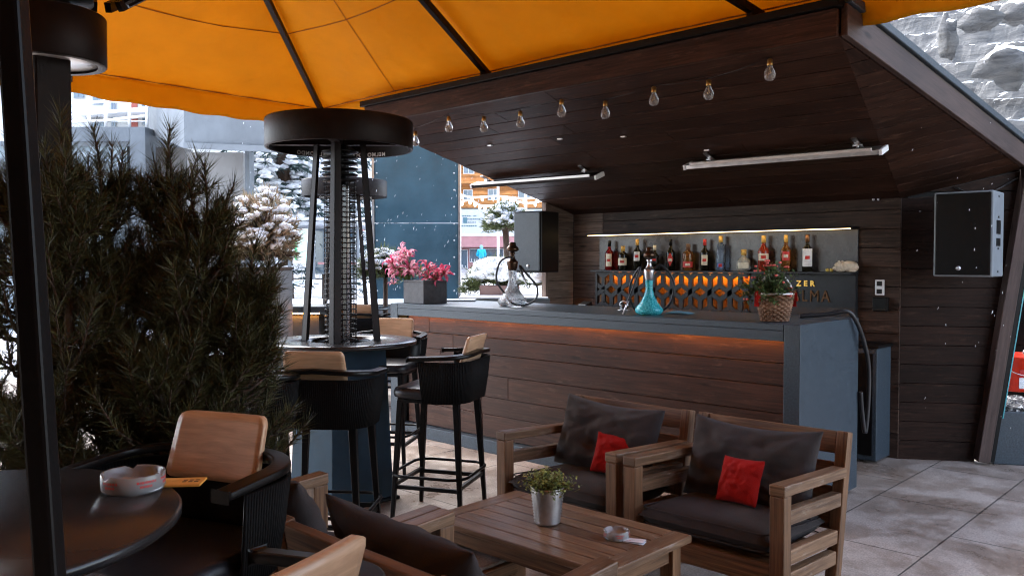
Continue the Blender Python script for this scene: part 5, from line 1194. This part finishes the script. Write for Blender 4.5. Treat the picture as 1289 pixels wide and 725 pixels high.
mb = MB(); mb.prism([Vector(a), Vector(b_), Vector(c), Vector(d)], (0, 0, .72)); mb.build('canopy_roof', M['concrete'], cb, 'v')
mb = MB(); b2, c2 = Vector(b_), Vector(c); mb.prism([b2+Vector((0,-.02,.0)), c2+Vector((0,-.02,0)), c2+Vector((0,-.02,.10)), b2+Vector((0,-.02,.10))], (0, .0, 0) if False else (0,-.03,0)); mb.build('roof_edge', M['concrete_dark'], cb, 'v')
mb = MB(); mb.grid(lambda u, v: tuple(Vector(a).lerp(Vector(d), u).lerp(Vector(b_).lerp(Vector(c), u), v)+Vector((0, 0, .73+.12*math.sin(PI*v)**.3))), 30, 8); mb.build('roof_snow', M['snow'], cb, 'v')
# railing
rl = T('roof_railing', 'white metal railing on the concrete platform at left', 'railing', RF(-8, F1), YAW)
mb = MB(); fz = F1+.2
for px in (86, 112, 133, 163, 185): 
    p, q = Vector(V(px, 161, fz)), Vector(V(px, 122, fz)); mb.tube([p, q], .035, 6)
for y0, y1 in ((128, 124), (142, 138), (152, 148)): mb.tube([Vector(V(60, y0+4, fz)), Vector(V(133, y0, fz)), Vector(V(186, y1-2, fz))], .03, 6)
mb.build('bars', M['white_paint'], rl, 'v')
# apartment house
ap = T('apartment_house', 'pale apartment house with windows and a red stripe above the concrete platform', 'building', RF(-14, 30), YAW); F2 = 30.0
mb = MB(); VB(mb, -160, 330, -60, 330, F2, 10); mb.build('wall', M['plaster'], ap, 'v')
for px0, px1, py0, py1 in ((92,106,112,124),(116,131,113,132),(114,131,150,160),(139,146,120,160),(178,188,128,158),(193,204,130,156),(20,40,100,125),(50,70,100,125),(20,40,145,165),(50,70,145,165),(210,228,110,140),(240,262,110,140),(-40,-10,100,130)):
    mb = MB(); VB(mb, px0, px1, py0, py1, F2-.06, .05); w = mb.build('window', M['frame_grey'], ap, 'v'); mb = MB(); xm = (px0+px1)/2
    VB(mb, px0+.9, xm-.3, py0+.9, py1-.9, F2-.08, .018); VB(mb, xm+.3, px1-.9, py0+.9, py1-.9, F2-.08, .018); mb.build('pane', M['win'], w, 'v')
mb = MB(); VB(mb, 163, 173, 100, 160, F2-.05, .04); mb.build('red_cladding', M['brick'], ap, 'v')
for y0 in (138, 162):
    mb = MB(); VB(mb, 84, 300, y0, y0+3, F2-1.2, 1.19); VB(mb, 84, 300, y0-10, y0-8.8, F2-1.2, .05); mb.build('balcony', M['white_paint'], ap, 'v')
# chalet with orange boards, shop below
F3 = 56.0; ch = T('orange_chalet', 'orange timber chalet with a white sign band and pink shop front across the square', 'building', RF(-.5, F3), YAW)
mb = MB(); x0, _, zt_ = V(520, 80, F3); x1, _, zb = V(800, 262, F3); zz = zb
while zz < zt_: mb.box(x0, x1, F3, F3+.2, zz+.01, zz+.28); zz += .29
mb.build('board_wall', M['pine_orange'], ch, 'v')
mb = MB(); VB(mb, 520, 800, 80, 345, F3+.3, 9); mb.build('core', M['plaster'], ch, 'v')
for px0, px1, py0, py1 in ((583,595,239,252),(614,628,238,252),(652,668,236,250),(583,597,208,219),(652,668,206,217),(614,628,206,217)):
    mb = MB(); VB(mb, px0, px1, py0, py1, F3-.12, .1); w = mb.build('window', M['white_paint'], ch, 'v'); mb = MB(); xm = (px0+px1)/2; VB(mb, px0+.9, xm-.4, py0+.9, py1-.9, F3-.14, .018); VB(mb, xm+.4, px1-.9, py0+.9, py1-.9, F3-.14, .018); mb.build('pane', M['win'], w, 'v')
mb = MB(); VB(mb, 520, 800, 228, 231, F3-1.2, 1.15); VB(mb, 520, 800, 219, 220.5, F3-1.2, .08); mb.build('balcony', M['pine_orange'], ch, 'v')
mb = MB(); VB(mb, 520, 800, 264, 296, F3-1.0, 1.2); mb.build('sign_band', M['plaster'], ch, 'v')
M['sign_ink'] = mat('blue_grey_lettering', (.08,.17,.20), .6, var=0)
mb = MB()
for row, (y, x0, x1) in enumerate(((272, 577, 592), (272, 596, 600), (276, 584, 604), (280, 583, 599), (284.5, 578, 599))):
    x = x0
    while x < x1: w = rnd.uniform(1.0, 2.6); VB(mb, x, x+w, y-.6, y+.5, F3-1.05, .04); x += w+rnd.uniform(.5, 1.3)
VB(mb, 583, 588, 274, 281, F3-1.06, .04)
mb.build('sign_lettering', M['sign_ink'], ch, 'v')
mb = MB(); VB(mb, 520, 800, 297, 311, F3-1.6, 1.8); mb.build('awning', M['pinkish'], ch, 'v'); mb = MB(); VB(mb, 520, 800, 294, 297, F3-1.7, 1.9); mb.build('awning_snow', M['snow'], ch, 'v')
mb = MB(); VB(mb, 520, 800, 312, 344, F3+.05, .2); mb.build('shop_wall', M['pinkish'], ch, 'v')
for px0, px1, py0, py1 in ((579,589,314,338),(591,634,313,330),(638,655,313,336),(660,685,313,336),(540,565,313,336)):
    mb = MB(); VB(mb, px0, px1, py0, py1, F3-.05, .08); w = mb.build('shop_window', M['white_paint'], ch, 'v'); mb = MB(); VB(mb, px0+.8, px1-.8, py0+.8, py1-.8, F3-.09, .03); mb.build('pane', M['win'], w, 'v')
    mb = MB(); x = px0+2
    while x < px1-2: hh = rnd.uniform(2, 6); VB(mb, x, x+rnd.uniform(1, 2.2), py1-1-hh, py1-1, F3-.12, .02); x += rnd.uniform(2.5, 4.5)
    mb.build('display', M['plaster'], w, 'v')
# left village house behind the bus shelter
F4 = 48.0; vh = T('village_house', 'pale village house with pink ground floor behind the spruce', 'building', RF(-9, F4), YAW)
mb = MB(); VB(mb, 300, 500, 120, 345, F4, 8); mb.build('wall', M['plaster'], vh, 'v'); mb = MB(); VB(mb, 300, 500, 282, 292, F4-.6, .55); mb.build('fascia', M['pinkish'], vh, 'v'); mb = MB(); VB(mb, 300, 500, 278, 282, F4-.7, .68); mb.build('snow_ledge', M['snow'], vh, 'v')
for px0 in (402, 425, 448, 470, 312, 335):
    mb = MB(); VB(mb, px0, px0+15, 300, 332, F4-.1, .08); w = mb.build('window', M['frame_grey'], vh, 'v'); mb = MB(); VB(mb, px0+1, px0+14, 301, 331, F4-.13, .02); mb.build('pane', M['win'], w, 'v')
for px0 in (402, 440, 475):
    mb = MB(); VB(mb, px0, px0+14, 225, 250, F4-.1, .08); w = mb.build('window', M['frame_grey'], vh, 'v'); mb = MB(); VB(mb, px0+1, px0+13, 226, 249, F4-.13, .02); mb.build('pane', M['win'], w, 'v')
# festoon lights across the square
M['festoon'] = mat('white_festoon_bulb', (.85,.85,.82), .5, var=0, emit=(1,.93,.8), es=1.2)
fe = T('festoon_cable', 'sagging white festoon lights strung across the square', 'lights', RF(-1, 36)); mb = MB(); q3 = []
for pts in ([(560, 236), (590, 248), (625, 247), (660, 250), (700, 246)], [(560, 262), (589, 252), (606, 259), (625, 258), (640, 250), (665, 256), (700, 248)]):
    P3 = spl([Vector(V(x, y, 36)) for x, y in pts], 8); mb.tube(P3, .045, 5)
    for k in range(0, len(P3), 3): q3.append(P3[k]-Vector((0,0,.10)))
mb.build('wire', M['white_paint'], fe, 'v')
for q in q3: m2 = MB(); m2.blob(q, .06, .06, .085, 0, 0, 8, 5); m2.build('bulb', M['festoon'], fe, 'v')
for i, (px, lab) in enumerate(((627, 'thin white pole carrying festoon lights left of the snowy ball pine'), (662, 'thin white pole carrying festoon lights right of the snowy ball pine'))):
    r, f, z = V(px, 240, 36); mb = MB(); mb.tube([(r, f, land(36)), (r, f, z+.3)], .05, 8); o = mb.build('festoon_pole', M['white_paint'], None, 'v'); tag(o, lab, 'pole', 'festoon poles')
# person in a blue jacket walking away
def person(px, pyf, pyt, f, label):
    r, _, z0 = V(px, pyf, f); H = V(px, pyt, f)[2]-z0; s = H/1.75; t = T('person', label, 'person', RF(r, f, z0), YAW+.2)
    def skin(name, pts, edges, rad, m_, sub=2):
        me = bpy.data.meshes.new(name); me.from_pydata([tuple(Vector(p)*s) for p in pts], edges, []); me.materials.append(m_); o = bpy.data.objects.new(name, me); COL.objects.link(o); o.parent = t; ROOT[o.name] = ROOT[t.name]
        k = o.modifiers.new('skin', 'SKIN'); k.use_smooth_shade = True
        for i, v in enumerate(me.skin_vertices[0].data): v.radius = (rad[i]*s, rad[i]*s) if not isinstance(rad[i], tuple) else (rad[i][0]*s, rad[i][1]*s); v.use_root = i == 0
        q = o.modifiers.new('sub', 'SUBSURF'); q.levels = q.render_levels = sub; return o
    pts = [(0,0,.95),(0,0,1.15),(0,0,1.40),(0,0,1.50),(0,.01,1.58),(0,.01,1.68),(-.10,0,.90),(-.10,.02,.48),(-.10,-.03,.08),(-.10,.10,.04),(.10,0,.90),(.11,-.06,.49),(.11,-.14,.10),(.11,-.02,.05),(-.19,0,1.40),(-.26,.02,1.14),(-.22,.16,.98),(-.20,.22,.95),(.19,0,1.40),(.26,.0,1.14),(.24,.10,.93),(.23,.15,.88)]
    ed = [(0,1),(1,2),(2,3),(3,4),(4,5),(0,6),(6,7),(7,8),(8,9),(0,10),(10,11),(11,12),(12,13),(2,14),(14,15),(15,16),(16,17),(2,18),(18,19),(19,20),(20,21)]
    rad = [(.15,.10),(.14,.10),(.16,.10),.06,.08,.10,.09,.065,.045,.04,.09,.065,.045,.04,.07,.05,.035,.035,.07,.05,.035,.035]
    skin('body', pts, ed, rad, mat('pale_trousers', (.50,.50,.52), .8, var=.1))
    jp = [(0,0,.84),(0,0,1.0),(0,0,1.2),(0,0,1.42),(0,.0,1.52),(-.21,0,1.41),(-.29,.02,1.14),(-.24,.16,1.0),(.21,0,1.41),(.29,0,1.14),(.26,.10,.96)]; je = [(0,1),(1,2),(2,3),(3,4),(3,5),(5,6),(6,7),(3,8),(8,9),(9,10)]
    skin('jacket', jp, je, [(.23,.17),(.23,.17),(.23,.17),(.21,.15),.10,.10,.085,.07,.10,.085,.07], mat('bright_cyan_jacket', (.01,.40,.62), .6, var=.12, vs=12))
    m = MB(); m.blob((0, 0, 1.64*s), .13*s, .135*s, .15*s, 1, .12, 12, 9); m.build('hood', mat('pale_blue_hood', (.25,.50,.62), .7), t)
person(606, 341, 309, 50, 'person in a bright cyan hooded jacket standing before the shop front')
# bus shelter with poster, round sign
bs = T('bus_shelter', 'bus shelter with flat roof and a green poster beside the road', 'shelter', RF(-4.2, 16.6), YAW); F5 = 16.6
mb = MB(); VB(mb, 352, 455, 279, 283, F5-.5, 2.2); mb.build('roof', M['frame_grey'], bs, 'v'); mb = MB()
mb.grid(lambda u, v: tuple(Vector(V(351, 279, F5-.5)).lerp(Vector(V(456, 279, F5-.5)), u)+Vector((0, 2.2*v, .02+.10*math.sin(PI*v)**.4+.03*noise.noise(Vector((u*9, v*3, 0)))))), 40, 6); mb.build('roof_snow', M['snow'], bs, 'v')
for px in (362, 392, 448): mb = MB(); VB(mb, px, px+3.5, 283, 352, F5, .1); mb.build('post', M['concrete_dark'], bs, 'v')
mb = MB(); VB(mb, 368, 388, 288, 332, F5-.05, .06); pc_ = mb.build('poster_case', M['white_paint'], bs, 'v'); mb = MB(); VB(mb, 370, 386, 290, 330, F5-.06, .009); pz = mb.build('poster', mat('pale_green_poster', (.55,.72,.60), .4, var=.3, vs=3), pc_, 'v')
mb = MB(); VB(mb, 371, 373.5, 302, 327, F5-.066, .005); mb.build('poster_stripe', mat('green_print', (.05,.5,.18), .4), pc_, 'v')
mb = MB(); VB(mb, 397, 446, 288, 345, F5+1.6, .02); mb.build('back_glass', M['win'], bs, 'v')
mb = MB(); VB(mb, 400, 446, 330, 333, F5+1.1, .35); mb.build('bench', M['pinkish'], bs, 'v')
r, f, z = V(347, 280, 15); sg = T('round_sign', 'small blue round stop sign on a slim post at the road', 'sign', RF(r, f, land(15)), YAW)
mb = MB(); mb.tube([(r, f, land(15)), (r, f, z+.15)], .03, 8); mb.build('post', M['galv'], sg, 'v'); mb = MB(); mb.prism([(r+.16*math.cos(k*PI/12), f-.05, z+.16*math.sin(k*PI/12)) for k in range(24)], (0, .02, 0)); mb.build('disc', mat('cyan_sign_blue', (.01,.35,.60), .4), sg, 'v')
mb = MB(); mb.tube([(r+.08*math.cos(k*PI/12), f-.054, z+.08*math.sin(k*PI/12)) for k in range(24)], .02, 6, closed=True); mb.build('ring_mark', M['white_paint'], sg, 'v')

# ================================================================ SNOWY TREES AND SHRUBS
M['spruce'] = island_mat('blue_green_spruce_needles', (.03,.055,.055), (.09,.14,.13), .6, .1)
def spruce(r, f, H, R0, seed, label):
    g = land(f); t = T('spruce_tree', label, 'tree', RF(r, f, g)); rr = random.Random(seed); mt = MB(); mt.tube([(0,0,0),(0,0,H*.6),(0,0,H)], [.24,.13,.02], 8); mt.build('trunk', M['bark'], t); mb = MB(); mw = MB()
    z = H*.16
    while z < H*.97:
        R = R0*(1-z/H)**.85+.15; n = max(5, int(13*(1-z/H)+5))
        for k in range(n):
            a = 2*PI*(k+rr.random())/n; L = R*rr.uniform(.7, 1.1); d = Vector((math.cos(a), math.sin(a), 0)); sd = Vector((-d.y, d.x, 0)); dr = rr.uniform(.25, .5); z1 = z+rr.uniform(-.15,.15)
            def P(u): return d*L*u+UP*(z1-L*dr*u*u+L*.06*u)
            m = 8
            for i in range(1, m+1):
                u = i/m; c = P(u); w = L*.34*(1-u*.55)*(.5+u if u < .5 else 1)
                for q in range(9):
                    s = rr.uniform(-1, 1); mb.needle(c+sd*s*w*.12, d*rr.uniform(.3,.9)+sd*s*1.1-UP*rr.uniform(.1,.7), w*rr.uniform(.5, 1.0), .022)
                for _ in range(2): mw.blob(c+UP*.04+sd*rr.uniform(-.6,.6)*w, w*rr.uniform(.10,.26)+.03, w*rr.uniform(.10,.26)+.03, .03+.03*rr.random(), rr.randint(0, 99), .5, 7, 5)
        z += H*.045
    mb.build('needles', M['spruce'], t); mw.build('snow', M['snow'], t)
spruce(pr_(358, 20.2), 20.2, 9.5, 3.0, 3, 'big snow laden spruce with drooping branches left of the heater')
spruce(pr_(415, 25), 25, 11, 3.2, 5, 'second snow laden spruce partly behind the heater legs')
def snow_bush(r, f, z0, rx, rz, n, seed, label, cat='shrub', name='snowy_shrub', nl=.09, mcol=None, snowy=.6, flat=False, grp=None, tuft=16, sb=1.0):
    t = T(name, label, cat, RF(r, f, z0), 0, grp); rr = random.Random(seed); mb = MB(); mw = MB(); ms = MB()
    for i in range(n):
        a = rr.uniform(0, 2*PI); el = math.asin(rr.uniform(-.25 if not flat else .0, 1)); q = rr.uniform(.55, 1); d = Vector((math.cos(a)*math.cos(el)*rx, math.sin(a)*math.cos(el)*rx, math.sin(el)*rz))*q; c = d+UP*rz*.35
        ms.tube([Vector((0,0,rz*.1)), c*.5+UP*rz*.1, c], .008, 3)
        o = (d.normalized()+UP*.3)
        for k in range(tuft): mb.needle(c+Vector((rr.gauss(0,.02), rr.gauss(0,.02), rr.gauss(0,.02))), o+Vector((rr.gauss(0,.6), rr.gauss(0,.6), rr.gauss(0,.6))), nl*rr.uniform(.6, 1.2), nl*.075)
        if rr.random() < snowy and d.z > -.1*rz: mw.blob(c+UP*nl*.35, sb*nl*rr.uniform(.2,.55), sb*nl*rr.uniform(.2,.55), sb*nl*rr.uniform(.15,.3), rr.randint(0,99), .45, 7, 5)
    mb.build('foliage', mcol or M['needles_mid'], t); mw.build('snow', M['snow'], t); ms.build('branches', M['bark'], t); return t
M['needles_mid'] = island_mat('green_pine_needles', (.04,.06,.02), (.14,.16,.06), .5, .15); M['rusty'] = island_mat('rusty_brown_foliage', (.13,.12,.06), (.36,.24,.16), .6, .15)
zf = 8.3
snow_bush(pr_(330, zf), zf, zt(335, zf), .34, .56, 330, 4, 'tall snow covered bush with rusty leaves between pines and heater', nl=.10, mcol=M['rusty'], snowy=.8, sb=1.25, grp='snow covered bushes')
p3 = T('tall_planter', 'tall pale planter under the rusty snow covered bush', 'planter', RF(pr_(330, zf), zf), YAW); mb = MB(); mb.box(-.24,.24,-.24,.24,0,zt(340, zf)); mb.build('box', M['beige'], p3, bevel=.01); mb = MB(); mb.box(-.25,.25,-.25,.25,zt(340, zf)+.001,zt(340, zf)+.03); mb.build('rim', M['bark'], p3)
zf = 9.4
snow_bush(pr_(484, zf), zf, zt(352, zf), .30, .24, 170, 9, 'small round snowy tree behind the pink lilies', 'tree', 'small_round_tree', nl=.085, snowy=.9, sb=1.2); r = pr_(484, zf)
mb = MB(); q = RF(r, zf); mb.tube([(q.x, q.y, .0), (q.x+.02, q.y, zt(350, zf))], [.035, .025], 8); o = mb.build('trunk', M['bark']); o.parent = bpy.data.objects['small_round_tree']; o.location = -q-UP*zt(352, zf)
mb = MB()
# ball pine on a stem with planter, behind the white hookah
zf = 9.2; r = pr_(636, zf)
bt = snow_bush(r, zf, zt(292, zf), .215, .22, 230, 21, 'ball shaped snowy pine on a bare stem behind the white hookah', 'tree', 'ball_pine', nl=.085, snowy=.95, sb=1.25)
q = RF(r, zf); mb = MB(); mb.tube(spl([(0,0,.78-zt(292, zf)), (.015,.01,-.3), (0,0,.05)], 6), [.035]*13, 8); o = mb.build('trunk', M['bark'], bt)
M['terracotta'] = mat('brown_plastic_pot', (.17,.10,.085), .6, var=.15)
bq = RF(pr_(628, 8.8), 8.8); z1 = zt(359, 8.8)
bp_t = T('trough_planter', 'brown trough planter below the ball pine beside the bar', 'planter', (bq.x, bq.y, .0), YAW); mb = MB(); mb.hexa([(-.17,-.16,.72),(.20,-.16,.72),(.20,.16,.72),(-.17,.16,.72),(-.20,-.18,z1),(.22,-.18,z1),(.22,.18,z1),(-.20,.18,z1)]); mb.build('trough', M['terracotta'], bp_t, bevel=.01)
mb = MB(); mb.box(-.22, .24, -.2, .2, 0, .718); mb.build('pedestal', M['concrete_dark'], bp_t)
snow_bush(pr_(628, 8.95), 8.95, z1-.02, .30, .19, 300, 31, 'low spreading snow covered juniper around the stem of the ball pine', nl=.10, snowy=1, sb=1.9, flat=True, grp='snow covered bushes')
snow_bush(pr_(676, 8.7), 8.7, zt(362, 8.7), .17, .16, 120, 33, 'small snow covered juniper twigs under the left speaker', nl=.10, snowy=1, sb=1.9, flat=True, grp='snow covered bushes')
snow_bush(pr_(592, 8.7), 8.7, zt(366, 8.7), .075, .07, 60, 35, 'small green yellow tuft left of the brown trough planter', nl=.07, snowy=.15, grp='snow covered bushes')
mb = MB(); VB(mb, 560, 598, 378, 420, 7.6, .3); VB(mb, 598, 692, 376, 420, 8.2, .5); rt = tag(mb.build('terrace_parapet', M['concrete_dark'], None, 'v'), 'low dark parapet wall behind the left part of the bar', 'wall')
mb = MB(); VB(mb, 578, 690, 374.0, 376, 8.15, .6); mb.build('snow_coping', M['snow'], rt, 'v')
# falling snow, far too many flakes to count
mb = MB(); sn = random.Random(5)
def flake(px, py, f, s):
    c = Vector(V(px, py, f)); w = sn.uniform(.0018, .0034)*s; l = w*sn.uniform(2.0, 6.5); t = Vector((sn.gauss(.25,.12), sn.gauss(0,.2), 1)).normalized(); o = t.orthogonal().normalized(); b = len(mb.v); q = t.cross(o)
    mb.v += [c+t*l, c+o*w, c+q*w, c-o*w, c-q*w, c-t*l]
    for i, j in ((1,2),(2,3),(3,4),(4,1)): mb.face([b, b+i, b+j]); mb.face([b+5, b+j, b+i])
for i in range(300): flake(sn.uniform(300, 700), sn.uniform(120, 400), sn.uniform(7.5, 10.3), sn.choice((.8, 1.1, 1.5)))
for i in range(42): flake(sn.uniform(1140, 1289), sn.uniform(60, 540), sn.uniform(4.7, 6.0), sn.choice((.35, .5, .8)))
tag(mb.build('falling_snow', M['snow'], None, 'v'), 'loose snowflakes drifting down in front of the steel panel and hut', 'snow', None, 'stuff')
# unseen plank walls, added behind and beside the viewer to shade the terrace
hw = T('shade_walls', 'unseen dark timber walls added behind the terrace to shade it', 'building', (-1, -3.2, 0)); mb = MB()
for i in range(32): mb.box(-6, 8, -3.3, -3.2, i*.28+.003, i*.28+.277)
mb.build('board_wall', M['kiosk'], hw, 'w')
mb = MB()
for i in range(28): mb.box(3.0, 3.1, -3.19, 2.7, i*.28+.003, i*.28+.277)
mb.build('shade_wing', M['kiosk'], hw, 'w')

# ================================================================ CAMERA, LIGHT, RENDER
cam = bpy.data.cameras.new('camera'); co = bpy.data.objects.new('camera', cam); COL.objects.link(co)
co.location = EYE; co.rotation_euler = (PI/2-PITCH, 0, YAW); cam.sensor_width = 36; cam.lens = FPX/1289*36; cam.clip_start = .05; cam.clip_end = 1500; S.camera = co
W = bpy.data.worlds.new('World'); S.world = W; W.use_nodes = True; nt = W.node_tree; bg = nt.nodes['Background']
sky = nt.nodes.new('ShaderNodeTexSky'); sky.sky_type = 'NISHITA'; sky.sun_disc = False
EL = math.radians(52); sun_dir = (RT*-.55 + FH*.75); AZ_ = math.atan2(sun_dir.x, sun_dir.y)
sky.sun_elevation = EL; sky.sun_rotation = AZ_; sky.air_density = 1.0; sky.dust_density = 3.0; sky.ozone_density = 2.0; sky.altitude = 1500
hs = nt.nodes.new('ShaderNodeHueSaturation'); hs.inputs['Saturation'].default_value = .62; nt.links.new(sky.outputs[0], hs.inputs['Color']); nt.links.new(hs.outputs[0], bg.inputs[0]); bg.inputs[1].default_value = SKY
sl = bpy.data.lights.new('sun', 'SUN'); sl.energy = SUN; sl.angle = math.radians(60); sl.color = (1, .97, .93); so = bpy.data.objects.new('sun', sl); COL.objects.link(so)
dv = (sun_dir.normalized()*math.cos(EL) + UP*math.sin(EL)); so.rotation_euler = dv.to_track_quat('Z', 'Y').to_euler(); so.location = (0, 0, 30)
S.render.engine = 'CYCLES'; S.cycles.use_denoising = True; S.cycles.max_bounces = 8; S.cycles.transparent_max_bounces = 8; S.cycles.sample_clamp_indirect = 8; S.cycles.caustics_reflective = False; S.cycles.caustics_refractive = False
S.cycles.denoising_prefilter = 'FAST'; S.cycles.filter_width = 1.1; S.view_settings.view_transform = 'Standard'; S.view_settings.look = 'None'; S.view_settings.gamma = 1; S.view_settings.use_curve_mapping = False; S.view_settings.exposure = EXPO
